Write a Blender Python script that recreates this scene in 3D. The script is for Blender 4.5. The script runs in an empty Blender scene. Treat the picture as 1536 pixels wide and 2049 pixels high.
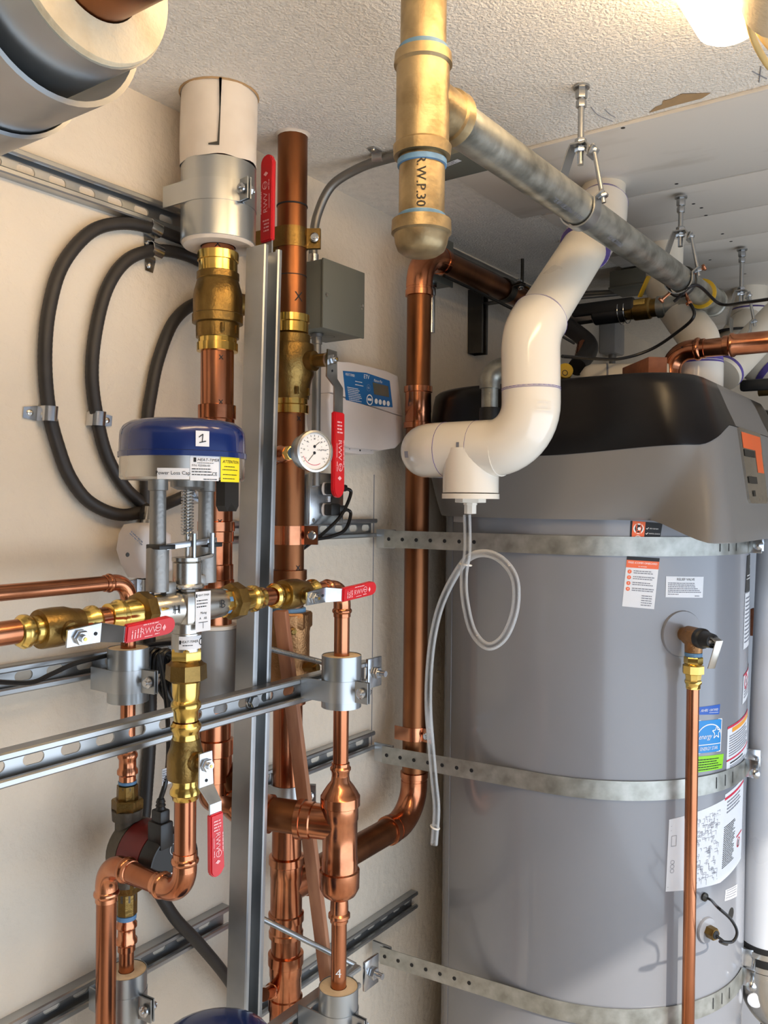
import bpy, bmesh, math, random
from mathutils import Vector as V, Matrix
random.seed(7)
C = bpy.context.scene.collection
S = bpy.context.scene
PI = math.pi
# ------------------------------------------------------------------ camera, world, lights, exposure
cd = bpy.data.cameras.new('camera'); cam = bpy.data.objects.new('camera', cd); C.objects.link(cam)
yaw, pit, roll = math.radians(35.4), math.radians(0.73), 0.010
fw = V((-math.sin(yaw)*math.cos(pit), math.cos(yaw)*math.cos(pit), -math.sin(pit)))
r0 = V((math.cos(yaw), math.sin(yaw), 0)); u0 = r0.cross(fw)
rt = r0*math.cos(roll) + u0*math.sin(roll); up = u0*math.cos(roll) - r0*math.sin(roll)
cam.matrix_world = Matrix(((rt.x, up.x, -fw.x, 1.13), (rt.y, up.y, -fw.y, 0), (rt.z, up.z, -fw.z, 1.5), (0, 0, 0, 1)))
cd.sensor_fit = 'VERTICAL'; cd.sensor_height = 36; cd.lens = 1690/2049*36; cd.clip_start = 0.02
S.camera = cam
w = bpy.data.worlds.new('sky'); S.world = w; w.use_nodes = True
bg = w.node_tree.nodes['Background']; bg.inputs[0].default_value = (0.66, 0.76, 0.95, 1); bg.inputs[1].default_value = 1.3
S.view_settings.view_transform = 'Standard'; S.view_settings.look = 'None'
S.view_settings.exposure = -0.68; S.view_settings.gamma = 1; S.view_settings.use_curve_mapping = False
def lamp(name, kind, loc, to, energy, color, **k):
    l = bpy.data.lights.new(name, kind); l.energy = energy; l.color = color
    for a, b in k.items(): setattr(l, a, b)
    o = bpy.data.objects.new(name, l); C.objects.link(o); o.location = loc
    o.rotation_euler = (V(to)-V(loc)).to_track_quat('-Z', 'Y').to_euler(); return o
lamp('sun', 'SUN', (1.7, 1.35, 1.30), (0.7, 1.72, 0.5), 6.0, (1.0, 0.93, 0.82), angle=0.02)
lamp('daylight_door', 'AREA', (2.02, 0.85, 0.72), (0, 0.85, 0.66), 58, (0.72, 0.85, 1.0), shape='RECTANGLE', size=3.4, size_y=1.4)
# ------------------------------------------------------------------ materials
def lin(c): return tuple((x/12.92 if x <= .04045 else ((x+.055)/1.055)**2.4) for x in [v/255 for v in c])
def mat(name, rgb, rough=.5, metal=0., var=.12, scale=14, rvar=.08, bump=0, bscale=60, stretch=None, rgb2=None, thr=(.35, .65), coat=0, spec=.5, detail=4, bdetail=3):
    m = bpy.data.materials.new(name); m.use_nodes = True; nt = m.node_tree; N = nt.nodes; L = nt.links
    b = N['Principled BSDF']; c = lin(rgb)
    b.inputs['Metallic'].default_value = metal; b.inputs['Roughness'].default_value = rough
    b.inputs['Coat Weight'].default_value = coat; b.inputs['Coat Roughness'].default_value = .08
    b.inputs['Specular IOR Level'].default_value = spec
    tc = N.new('ShaderNodeTexCoord'); src = tc.outputs['Object']
    if stretch:
        mp = N.new('ShaderNodeMapping'); mp.inputs['Scale'].default_value = stretch; L.new(src, mp.inputs[0]); src = mp.outputs[0]
    nz = N.new('ShaderNodeTexNoise'); nz.inputs['Scale'].default_value = scale; nz.inputs['Detail'].default_value = detail; L.new(src, nz.inputs['Vector'])
    rp = N.new('ShaderNodeValToRGB'); L.new(nz.outputs['Fac'], rp.inputs[0])
    rp.color_ramp.elements[0].position, rp.color_ramp.elements[1].position = thr
    d = lin(rgb2) if rgb2 else tuple(x*(1-var) for x in c)
    e = c if rgb2 else tuple(min(1, x*(1+var)) for x in c)
    rp.color_ramp.elements[0].color = (*d, 1); rp.color_ramp.elements[1].color = (*e, 1)
    L.new(rp.outputs[0], b.inputs['Base Color'])
    if rvar:
        mr = N.new('ShaderNodeMapRange'); mr.inputs[3].default_value = max(0.02, rough-rvar); mr.inputs[4].default_value = rough+rvar
        L.new(nz.outputs['Fac'], mr.inputs[0]); L.new(mr.outputs[0], b.inputs['Roughness'])
    if bump:
        n2 = N.new('ShaderNodeTexNoise'); n2.inputs['Scale'].default_value = bscale; n2.inputs['Detail'].default_value = bdetail; L.new(tc.outputs['Object'], n2.inputs['Vector'])
        bp = N.new('ShaderNodeBump'); bp.inputs['Strength'].default_value = bump; bp.inputs['Distance'].default_value = .004
        L.new(n2.outputs['Fac'], bp.inputs['Height']); L.new(bp.outputs[0], b.inputs['Normal'])
    return m
M = {}
M['wall'] = mat('painted plaster', (222, 209, 190), .75, var=.035, scale=5, bump=.9, bscale=62, bdetail=4)
M['ceiling'] = mat('textured ceiling', (236, 228, 216), .85, var=.05, scale=60, bump=1.0, bscale=190, bdetail=4)
M['plank'] = mat('white sheathing', (222, 215, 205), .6, scale=3, stretch=(1.2, 4, 3), rgb2=(194, 184, 170), thr=(.22, .42))
M['dark_wall'] = mat('dark timber wall', (112, 100, 88), .8)
M['floor'] = mat('concrete', (172, 166, 158), .8, var=.2, scale=6)
M['dull_wall'] = mat('grey block wall', (150, 140, 128), .8)
M['copper'] = mat('copper tube', (206, 140, 104), .24, 1, scale=9, rgb2=(158, 94, 62), thr=(.3, .7), rvar=.07, stretch=(1, 1, .35))
M['old_copper'] = mat('weathered copper', (156, 102, 66), .36, .97, scale=11, rgb2=(108, 66, 42), thr=(.3, .7), rvar=.08, stretch=(1, 1, .3))
M['fitting'] = mat('copper fitting', (216, 148, 110), .2, 1, scale=16, rgb2=(166, 98, 66), thr=(.3, .65), rvar=.07)
M['brass'] = mat('polished brass', (240, 208, 122), .2, 1, scale=16, rgb2=(210, 170, 84), thr=(.3, .7), rvar=.06)
M['dull_brass'] = mat('cast brass', (150, 122, 70), .36, .95, scale=22, rgb2=(116, 90, 48), thr=(.3, .7), bump=.15, bscale=220)
M['bronze'] = mat('cast bronze', (186, 142, 98), .42, 1, scale=24, rgb2=(150, 108, 72), thr=(.3, .7), bump=.35, bscale=260)
M['zinc'] = mat('zinc plated strut', (196, 198, 198), .34, .92, scale=7, rgb2=(158, 160, 162), thr=(.3, .7), rvar=.1)
M['bright_zinc'] = mat('bright zinc', (214, 216, 218), .22, 1, scale=26, rgb2=(176, 180, 184), thr=(.35, .65))
M['galvanized'] = mat('galvanized steel', (178, 178, 170), .42, .85, scale=24, rgb2=(128, 128, 120), thr=(.35, .62), rvar=.12, bump=.12, bscale=120)
M['lamp_tinted_galvanized'] = mat('lamp tinted galvanized steel', (176, 156, 120), .42, .85, scale=22, rgb2=(122, 104, 74), thr=(.32, .62), rvar=.12, bump=.12, bscale=120)  # golden glow of the ceiling lamp painted into the upright pipe's colour
M['conduit'] = mat('grey conduit', (132, 130, 126), .4, .7, scale=10)
M['strap'] = mat('galvanized strap', (186, 186, 180), .42, .85, scale=40, rgb2=(150, 150, 142), thr=(.3, .7), rvar=.1)
M['stainless'] = mat('stainless steel', (198, 194, 186), .28, 1, scale=10, var=.1)
M['cast_aluminium'] = mat('cast aluminium', (150, 148, 144), .45, .9, scale=18, bump=.1, bscale=200)
M['jacket'] = mat('aluminium jacket', (176, 180, 182), .3, .9, scale=5, var=.08, rvar=.06)
M['grey_jacket'] = mat('grey pvc jacket', (150, 150, 150), .42, .0, scale=5, var=.06, coat=.3)
M['insulation'] = mat('cream insulation', (232, 212, 178), .85, scale=20, rgb2=(205, 180, 140), thr=(.25, .5), bump=.35, bscale=150)
M['white_wrap'] = mat('white jacket paper', (226, 216, 204), .7, scale=7, rgb2=(206, 192, 176), thr=(.3, .55), bump=.25, bscale=14)
M['pvc'] = mat('white pvc', (236, 228, 214), .16, var=.03, scale=6, rvar=.04, coat=.4)
M['pvc_pipe'] = mat('white pvc pipe', (230, 220, 202), .3, var=.04, scale=8, stretch=(1, 1, .4))
M['cool_pvc'] = mat('bluish white pipe', (220, 223, 228), .3, var=.03, scale=6)
M['purple'] = mat('purple primer', (92, 76, 150), .5, var=.3, scale=40)
M['black_flex'] = mat('black flexible conduit', (46, 42, 39), .5, var=.15, scale=30)
M['black'] = mat('black plastic', (24, 23, 23), .38, var=.2)
M['rubber'] = mat('black rubber', (22, 21, 20), .5, var=.2)
M['red'] = mat('red vinyl', (206, 24, 34), .34, var=.08, coat=.2)
M['blue'] = mat('blue enamel', (14, 38, 98), .2, var=.06, coat=.5)
M['blue_tape'] = mat('blue thread sealant', (92, 132, 168), .5, var=.2, scale=60)
M['tank'] = mat('grey enamel', (136, 137, 142), .2, var=.03, scale=4, rvar=.05, coat=.25)
M['shroud'] = mat('grey shroud plastic', (126, 122, 118), .4, var=.03, scale=5)
M['cover'] = mat('black shroud plastic', (19, 18, 19), .3, scale=7, spec=.3, rgb2=(28, 24, 23), thr=(.3, .7), rvar=.08)
M['paper'] = mat('white label', (226, 226, 228), .5, var=.02)
M['white_plastic'] = mat('white plastic', (216, 206, 200), .42, var=.03)
M['grey_enamel'] = mat('grey steel enclosure', (104, 104, 94), .42, var=.05, scale=5)
M['ink'] = mat('black ink', (22, 22, 24), .6, var=.05)
M['grey_ink'] = mat('grey print', (128, 128, 136), .6, var=.05)
M['white_ink'] = mat('white ink', (240, 236, 232), .5, var=.02)
M['pink_ink'] = mat('pale print on red', (244, 178, 180), .5, var=.02)
M['orange'] = mat('orange print', (236, 104, 50), .45, var=.03)
M['red_ink'] = mat('red print', (206, 40, 70), .5, var=.03)
M['sky_blue'] = mat('bright blue print', (22, 136, 206), .4, var=.03)
M['deep_blue'] = mat('royal blue print', (26, 86, 178), .4, var=.03)
M['panel_blue'] = mat('blue keypad', (32, 100, 158), .4, var=.03)
M['lime'] = mat('lime print', (140, 214, 12), .45, var=.03)
M['yellow'] = mat('yellow print', (246, 222, 26), .45, var=.03)
M['amber'] = mat('amber print', (240, 160, 50), .45, var=.03)
M['lcd'] = mat('lcd window', (92, 92, 82), .15, var=.1)
M['maroon'] = mat('maroon pump paint', (100, 24, 22), .4, var=.1)
M['iron'] = mat('grey brown casting', (96, 88, 76), .5, .6, var=.15, bump=.2, bscale=150)
M['dark_iron'] = mat('dark steel', (74, 72, 68), .45, .8, var=.2)
M['wood'] = mat('stained wood strip', (186, 132, 98), .6, scale=8, rgb2=(156, 102, 74), stretch=(9, 9, .8), thr=(.3, .7))
M['wood_block'] = mat('redwood block', (150, 92, 62), .7, scale=9, rgb2=(116, 66, 42), stretch=(1, 6, 6), thr=(.3, .7))
M['cable'] = mat('black cable', (16, 15, 15), .36, var=.2)
M['cream_cable'] = mat('cream cable', (222, 188, 122), .5, var=.08)
M['dial'] = mat('white dial', (236, 230, 222), .35, var=.02)
M['tan_paper'] = mat('torn board paper', (172, 140, 100), .9, var=.12)
M['yellow_handle'] = mat('yellow vinyl', (206, 164, 30), .4, var=.08)
def special(name, fn):
    m = bpy.data.materials.new(name); m.use_nodes = True; fn(m.node_tree.nodes['Principled BSDF'].inputs); return m
def _vinyl(i): i['Roughness'].default_value = .06; i['Base Color'].default_value = (.80, .80, .79, 1); i['Specular IOR Level'].default_value = .8
M['clear'] = special('clear vinyl', _vinyl); nt = M['clear'].node_tree
mx = nt.nodes.new('ShaderNodeMixShader'); tr = nt.nodes.new('ShaderNodeBsdfTransparent'); lw = nt.nodes.new('ShaderNodeLayerWeight'); lw.inputs[0].default_value = .42
tr.inputs[0].default_value = (.95, .95, .95, 1)
nt.links.new(lw.outputs['Facing'], mx.inputs[0]); nt.links.new(tr.outputs[0], mx.inputs[1]); nt.links.new(nt.nodes['Principled BSDF'].outputs[0], mx.inputs[2]); nt.links.new(mx.outputs[0], nt.nodes['Material Output'].inputs[0])
def _lamp(i): i['Base Color'].default_value = (1, .9, .7, 1); i['Emission Color'].default_value = (1.0, .72, .40, 1); i['Emission Strength'].default_value = 27
M['lamp'] = special('lit diffuser', _lamp)
def _led(i): i['Base Color'].default_value = (.2, .5, .2, 1); i['Emission Color'].default_value = (.5, 1, .3, 1); i['Emission Strength'].default_value = 1.0
M['led'] = special('green led', _led)
# ------------------------------------------------------------------ geometry helpers
def frame(a):
    a = V(a).normalized(); h = V((0, 0, 1)) if abs(a.z) < .9 else V((1, 0, 0))
    u = a.cross(h).normalized(); return a, u, a.cross(u)
class G:
    def __init__(s): s.v = []; s.f = []; s.mi = []
    def add(s, vs, fs, mi=0):
        k = len(s.v); s.v += [V(p) for p in vs]; s.f += [[i+k for i in f] for f in fs]; s.mi += [mi]*len(fs); return s
    def lathe(s, o, a, prof, n=28, mi=0, caps=True, ph=0):
        a, u, v = frame(a); o = V(o); vs = []; fs = []
        for t, r in prof:
            for k in range(n):
                q = 2*PI*(k+ph)/n; vs.append(o + a*t + u*(math.cos(q)*r) + v*(math.sin(q)*r))
        for i in range(len(prof)-1):
            for k in range(n): fs.append((i*n+k, i*n+(k+1) % n, (i+1)*n+(k+1) % n, (i+1)*n+k))
        if caps: fs += [list(range(n))[::-1], [(len(prof)-1)*n+k for k in range(n)]]
        return s.add(vs, fs, mi)
    def cyl(s, p0, p1, r, n=24, mi=0, r1=None):
        d = V(p1)-V(p0); return s.lathe(p0, d, [(0, r), (d.length, r if r1 is None else r1)], n, mi)
    def hexa(s, o, a, h, r, mi=0, ph=0):
        return s.lathe(o, a, [(0, r*.93), (h*.12, r), (h*.88, r), (h, r*.93)], 6, mi, ph=ph)
    def tube(s, pts, r, n=12, mi=0, caps=True, close=False):
        P = [V(p) for p in pts]; m = len(P); vs = []; fs = []
        T = [((P[(i+1) % m]-P[i-1]) if close else (P[min(i+1, m-1)]-P[max(i-1, 0)])).normalized() for i in range(m)]
        _, u, _v = frame(T[0])
        for i in range(m):
            u = (u - T[i]*u.dot(T[i])).normalized(); v = T[i].cross(u)
            rr = r[i] if isinstance(r, (list, tuple)) else r
            for k in range(n):
                q = 2*PI*k/n; vs.append(P[i] + u*(math.cos(q)*rr) + v*(math.sin(q)*rr))
        for i in range(m if close else m-1):
            j = (i+1) % m
            for k in range(n): fs.append((i*n+k, i*n+(k+1) % n, j*n+(k+1) % n, j*n+k))
        if caps and not close: fs += [list(range(n))[::-1], [(m-1)*n+k for k in range(n)]]
        return s.add(vs, fs, mi)
    def torus(s, o, a, R, r, n=28, m=8, mi=0):
        a, u, v = frame(a); o = V(o)
        return s.tube([o + u*(math.cos(2*PI*k/n)*R) + v*(math.sin(2*PI*k/n)*R) for k in range(n)], r, m, mi, close=True)
    def box(s, c, size, rot=None, bev=0, mi=0, seg=2):
        bm = bmesh.new(); bmesh.ops.create_cube(bm, size=1)
        for v in bm.verts: v.co = V((v.co.x*size[0], v.co.y*size[1], v.co.z*size[2]))
        if bev: bmesh.ops.bevel(bm, geom=bm.edges[:], offset=bev, segments=seg, profile=.5, affect='EDGES')
        R = rot if rot is not None else Matrix.Identity(3); c = V(c); bm.verts.index_update()
        s.add([R @ v.co + c for v in bm.verts], [[v.index for v in f.verts] for f in bm.faces], mi); bm.free(); return s
    def bar(s, p0, p1, w, h, side=(1, 0, 0), bev=.001, mi=0):
        p0, p1 = V(p0), V(p1); t = (p1-p0).normalized(); a = V(side); a = (a-t*a.dot(t)).normalized(); b = t.cross(a)
        return s.box((p0+p1)/2, ((p1-p0).length, w, h), Matrix((t, a, b)).transposed(), bev, mi)
    def prism(s, poly, o, u, v, n, th, mi=0):
        o, u, v, n = V(o), V(u), V(v), V(n); k = len(poly)
        A = [o + u*x + v*y for x, y in poly]; B = [p + n*th for p in A]
        fs = [list(range(k))[::-1], list(range(k, 2*k))] + [(i, (i+1) % k, k+(i+1) % k, k+i) for i in range(k)]
        return s.add(A+B, fs, mi)
    def rect(s, sf, x0, y0, x1, y1, nx=1, mi=0):
        vs = []; fs = []
        for i in range(nx+1):
            x = x0+(x1-x0)*i/nx; vs += [sf(x, y0), sf(x, y1)]
        for i in range(nx): fs.append((2*i, 2*i+2, 2*i+3, 2*i+1))
        return s.add(vs, fs, mi)
    def disc(s, sf, x, y, r, n=20, mi=0, ri=0):
        if ri:
            vs = [sf(x+q*math.cos(2*PI*k/n), y+q*math.sin(2*PI*k/n)) for k in range(n) for q in (r, ri)]
            return s.add(vs, [(2*k, (2*k+2) % (2*n), (2*k+3) % (2*n), 2*k+1) for k in range(n)], mi)
        return s.add([sf(x+r*math.cos(2*PI*k/n), y+r*math.sin(2*PI*k/n)) for k in range(n)], [list(range(n))], mi)
    def poly(s, sf, pts, mi=0): return s.add([sf(x, y) for x, y in pts], [list(range(len(pts)))], mi)
    def line(s, sf, pts, w, mi=0):
        for (x0, y0), (x1, y1) in zip(pts, pts[1:]):
            d = math.hypot(x1-x0, y1-y0) or 1; a, b = -(y1-y0)/d*w/2, (x1-x0)/d*w/2
            s.add([sf(x0+a, y0+b), sf(x0-a, y0-b), sf(x1-a, y1-b), sf(x1+a, y1+b)], [(0, 1, 2, 3)], mi)
        return s
    def print_lines(s, sf, x0, y1, w, n, pitch, h, mi=0, ragged=.25):
        for i in range(n):
            x = x0; e = x0+w*(1-random.random()*ragged); y = y1-i*pitch
            while x < e:
                l = random.uniform(1.2, 4.5)*h
                s.rect(sf, x, y-h, min(x+l, e), y, 1, mi); x += l+h*.55
        return s
    def text(s, sf, txt, size, x=0, y=0, mi=0, align='LEFT', shear=0, sx=1):
        vs, fs = glyphs(txt, size, align, shear); return s.add([sf(x+a*sx, y+b) for a, b in vs], fs, mi)
    def build(s, name, mats, parent=None, angle=38, loc=None):
        mats = mats if isinstance(mats, (list, tuple)) else [mats]
        if parent is not None: o0 = ORI[parent.name]
        elif loc is not None: o0 = V(loc)
        else:
            xs = [[p[i] for p in s.v] for i in range(3)]; o0 = V(((min(xs[0])+max(xs[0]))/2, (min(xs[1])+max(xs[1]))/2, min(xs[2])))
        me = bpy.data.meshes.new(name); me.from_pydata([p-o0 for p in s.v], [], s.f)
        for m in mats: me.materials.append(M[m])
        if len(mats) > 1: me.polygons.foreach_set('material_index', s.mi)
        bm = bmesh.new(); bm.from_mesh(me); bmesh.ops.recalc_face_normals(bm, faces=bm.faces); bm.to_mesh(me); bm.free()
        me.polygons.foreach_set('use_smooth', [True]*len(me.polygons)); me.set_sharp_from_angle(angle=math.radians(angle)); me.update()
        o = bpy.data.objects.new(name, me); C.objects.link(o)
        if parent is not None: o.parent = parent
        else: o.location = o0
        ORI[o.name] = o0; return o
def pillow(poly, o, u, v, n, h, rnd, inset, k=4):
    """outline raised to height h with a softly rounded front edge"""
    o, u, v, n = V(o), V(u), V(v), V(n); cx = sum(p[0] for p in poly)/len(poly); cy = sum(p[1] for p in poly)/len(poly); m = len(poly)
    lv = [(0, 0)]+[(h-rnd+rnd*math.sin(PI/2*i/k), inset*(1-math.cos(PI/2*i/k))) for i in range(k+1)]
    vs = []; fs = []
    for z, s_ in lv:
        for x, y in poly:
            d = math.hypot(x-cx, y-cy); q = 1-s_/d; vs.append(o+u*(cx+(x-cx)*q)+v*(cy+(y-cy)*q)+n*z)
    for i in range(len(lv)-1):
        for j in range(m): fs.append((i*m+j, i*m+(j+1) % m, (i+1)*m+(j+1) % m, (i+1)*m+j))
    fs += [list(range(m))[::-1], list(range((len(lv)-1)*m, len(lv)*m))]
    return G().add(vs, fs)
ORI = {}; GLY = {}
def glyphs(txt, size, align='LEFT', shear=0):
    k = (txt, align, shear)
    if k not in GLY:
        cu = bpy.data.curves.new('lettering', 'FONT'); cu.body = txt; cu.size = 1; cu.align_x = align; cu.align_y = 'CENTER'; cu.shear = shear; cu.resolution_u = 2
        ob = bpy.data.objects.new('lettering', cu); C.objects.link(ob)
        me = bpy.data.meshes.new_from_object(ob)
        GLY[k] = ([(v.co.x, v.co.y) for v in me.vertices], [list(p.vertices) for p in me.polygons])
        bpy.data.objects.remove(ob); bpy.data.meshes.remove(me); bpy.data.curves.remove(cu)
    vs, fs = GLY[k]; return [(x*size, y*size) for x, y in vs], fs
def plane(o, u, v, eps=.0006):
    o, u, v = V(o), V(u).normalized(), V(v).normalized(); n = u.cross(v)*eps
    return lambda x, y: o + u*x + v*y + n
def around(o, a, ref, R, eps=.0006):          # unrolled cylinder: x round the axis, y along it
    o, a, ref = V(o), V(a).normalized(), V(ref); ref = (ref-a*ref.dot(a)).normalized(); b = a.cross(ref); R += eps
    return lambda x, y: o + a*y + ref*(math.cos(x/R)*R) + b*(math.sin(x/R)*R)
def turned(sf): return lambda x, y: sf(y, -x)   # lettering that reads downward
def turned_up(sf): return lambda x, y: sf(-y, x)
def tag(o, label, cat, group=None, kind=None):
    if label: o['label'] = label
    if cat: o['category'] = cat
    if group: o['group'] = group
    if kind: o['kind'] = kind
    return o
def thing(name, label, cat, loc, group=None):
    o = bpy.data.objects.new(name, None); C.objects.link(o); o.location = loc; o.empty_display_size = .05
    ORI[o.name] = V(loc); return tag(o, label, cat, group)
def spline(pts, n=8):
    P = [V(p) for p in pts]; Q_ = [P[0]*2-P[1]] + P + [P[-1]*2-P[-2]]; out = []
    for i in range(1, len(Q_)-2):
        a, b, c, d = Q_[i-1:i+3]
        for k in range(n):
            t = k/n; out.append(.5*((2*b)+(c-a)*t+(2*a-5*b+4*c-d)*t*t+(3*b-a-3*c+d)*t**3))
    return out+[P[-1]]
def fillet(pts, rad, n=10):
    P = [V(p) for p in pts]; out = [P[0]]; bends = []
    rads = rad if isinstance(rad, (list, tuple)) else [rad]*(len(P)-2)
    for i in range(1, len(P)-1):
        a, b = (P[i-1]-P[i]).normalized(), (P[i+1]-P[i]).normalized(); th = a.angle(b)
        d = rads[i-1]/math.tan(th/2); c = P[i]+(a+b).normalized()*(rads[i-1]/math.sin(th/2))
        s0 = P[i]+a*d-c; s1 = P[i]+b*d-c; ang = s0.angle(s1); arc = []
        for k in range(n+1):
            t = k/n; arc.append(c+(s0*math.sin((1-t)*ang)+s1*math.sin(t*ang))/math.sin(ang))
        out += arc; bends.append((arc, -a, b))
    return out+[P[-1]], bends
def press_end(o, a, R, name, m, parent, style='bead'):   # crimped end of a press fitting, a points off the fitting
    g = G()
    if style == 'bead': p = [(-.3*R, 1.1*R), (.25*R, 1.1*R), (.4*R, 1.24*R), (.62*R, 1.28*R), (.8*R, 1.22*R), (.92*R, 1.1*R), (1.35*R, 1.1*R), (1.4*R, 1.0*R)]
    elif style == 'collar': p = [(-.2*R, 1.07*R), (.3*R, 1.07*R), (.34*R, 1.15*R), (.8*R, 1.15*R), (.84*R, 1.02*R)]
    else: p = [(-.2*R, 1.05*R), (.25*R, 1.05*R), (.3*R, 1.1*R), (.55*R, 1.1*R), (.6*R, 1.0*R)]
    return g.lathe(o, a, p, 28).build(name, m, parent)
def pipe_run(root, pts, r, bend, m='copper', fm='fitting', style='bead', pname='pipe', n=24, skip=()):
    path, bends = fillet(pts, bend)
    o = G().tube(path, r, n).build(pname, m, root)
    for i, (arc, a, b) in enumerate(bends):
        if i in skip: continue
        e = G().tube([arc[0]-a*r*.3]+arc+[arc[-1]+b*r*.3], r*1.1, n).build('elbow', fm, root)
        press_end(arc[0]-a*r*.2, -a, r, 'press_collar', fm, e, style); press_end(arc[-1]+b*r*.2, b, r, 'press_collar', fm, e, style)
    return o
def strut(label, p0, p1, od, slots=True, w=.041, group=None, h=None, m='zinc', first=.025):
    p0, p1, od = V(p0), V(p1), V(od); L_ = (p1-p0).length; t = (p1-p0).normalized(); od = (od-t*od.dot(t)).normalized(); sd = t.cross(od)
    g = G(); T = .0026; H = h or w; a = w/2; l = .0095; rt_ = .007
    def sec(pts):
        k = len(pts); A = [p0+sd*x+od*y for x, y in pts]; B = [p+t*L_ for p in A]
        g.add(A+B, [list(range(k))[::-1], list(range(k, 2*k))]+[(i, (i+1) % k, k+(i+1) % k, k+i) for i in range(k)])
    for q in (1, -1):
        sec([(q*a, 0), (q*a, H-.002), (q*(a-.002), H), (q*(a-l+.002), H), (q*(a-l), H-.002), (q*(a-l), H-rt_), (q*(a-l+T), H-rt_), (q*(a-l+T), H-T), (q*(a-T), H-T), (q*(a-T), 0)])
    if not slots: sec([(-a+T, 0), (a-T, 0), (a-T, T), (-a+T, T)])
    else:
        pitch = .0508; sl, sw = .0143, .0072; x = 0.; half = a-T; N_ = 16
        def cell(x0, x1, c):
            loop = []
            for k in range(N_):
                q = 2*PI*(k+.5)/N_; cx_ = (sl-sw)*(1 if math.cos(q) > 0 else -1); loop.append((c+cx_+sw*math.cos(q), sw*math.sin(q)))
            per = []
            for k in range(N_):
                q = 2*PI*(k+.5)/N_; dx, dy = math.cos(q), math.sin(q)
                s_ = min(((x1-x0)/2)/abs(dx), half/abs(dy)); per.append(((x0+x1)/2+dx*s_, dy*s_))
            for i, (sx, sy) in enumerate(((1, 1), (-1, 1), (-1, -1), (1, -1))):
                best = min(range(N_), key=lambda k: abs(per[k][0]-((x0+x1)/2+sx*(x1-x0)/2))+abs(per[k][1]-sy*half))
                per[best] = ((x0+x1)/2+sx*(x1-x0)/2, sy*half)
            vs = [p0+t*x_+sd*y_+od*z_ for z_ in (T, 0) for lp in (loop, per) for x_, y_ in lp]
            fs = []
            for k in range(N_):
                j = (k+1) % N_
                fs += [(k, j, N_+j, N_+k), (2*N_+k, 3*N_+k, 3*N_+j, 2*N_+j), (k, 2*N_+k, 2*N_+j, j)]
            g.add(vs, fs)
        while x < L_-1e-4:
            x1 = min(x+pitch, L_)
            if x1-x > 2*sl+.004: cell(x, x1, (x+x1)/2)
            else:
                A = [p0+t*xx+sd*yy+od*zz for zz in (0, T) for xx, yy in ((x, -half), (x1, -half), (x1, half), (x, half))]
                g.add(A, [(0, 1, 2, 3), (4, 5, 6, 7)])
            x = x1
    return tag(g.build('strut_channel', m), label, 'strut channel', group)
def clamp(label, c, R, wall_x, w=.032, m='zinc', ear=-25, th=.0024, group=None, name='pipe_clamp'):
    """two piece strut clamp round an upright pipe, legs running back to the rail"""
    c = V(c); t = thing(name, label, 'pipe clamp', c, group)
    for sgn, nm in ((1, 'clamp_half'), (-1, 'clamp_half')):
        e = math.radians(ear)
        pts = [(wall_x-c.x, sgn*R), (-.2*R, sgn*R)]
        a0 = PI/2*sgn; a1 = e+sgn*.16
        n = 14
        for k in range(n+1):
            q = a0+(a1-a0)*k/n; pts.append((math.cos(q)*R, math.sin(q)*R))
        q = a1; d = (math.cos(e), math.sin(e)); tn = (-math.sin(e)*sgn*.004, math.cos(e)*sgn*.004)
        pts += [(d[0]*(R+.004)+tn[0], d[1]*(R+.004)+tn[1]), (d[0]*(R+.024)+tn[0], d[1]*(R+.024)+tn[1])]
        g = G(); P = [V((x, y, 0)) for x, y in pts]; m_ = len(P); vs = []; fs = []
        for i in range(m_):
            tt = (P[min(i+1, m_-1)]-P[max(0, i-1)]).normalized(); nn = V((-tt.y, tt.x, 0))
            for z in (-w/2, w/2):
                for off in (0, th*sgn*-1): vs.append(c+P[i]+nn*off+V((0, 0, z)))
        for i in range(m_-1):
            k = i*4; l = k+4
            fs += [(k, l, l+1, k+1), (k+2, k+3, l+3, l+2), (k, k+2, l+2, l), (k+1, l+1, l+3, k+3)]
        fs += [(0, 1, 3, 2), ((m_-1)*4, (m_-1)*4+2, (m_-1)*4+3, (m_-1)*4+1)]
        g.add(vs, fs); g.build(nm, m, t)
    e = math.radians(ear); o = c+V((math.cos(e), math.sin(e), 0))*(R+.014); ax = V((-math.sin(e), math.cos(e), 0))
    b = G(); b.cyl(o-ax*.014, o+ax*.016, .0036, 10); b.lathe(o-ax*.012, ax, [(0, .006), (.002, .0085), (.005, .0085)], 14); b.hexa(o+ax*.006, ax, .006, .0075)
    b.build('clamp_bolt', 'bright_zinc', t); return t
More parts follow.
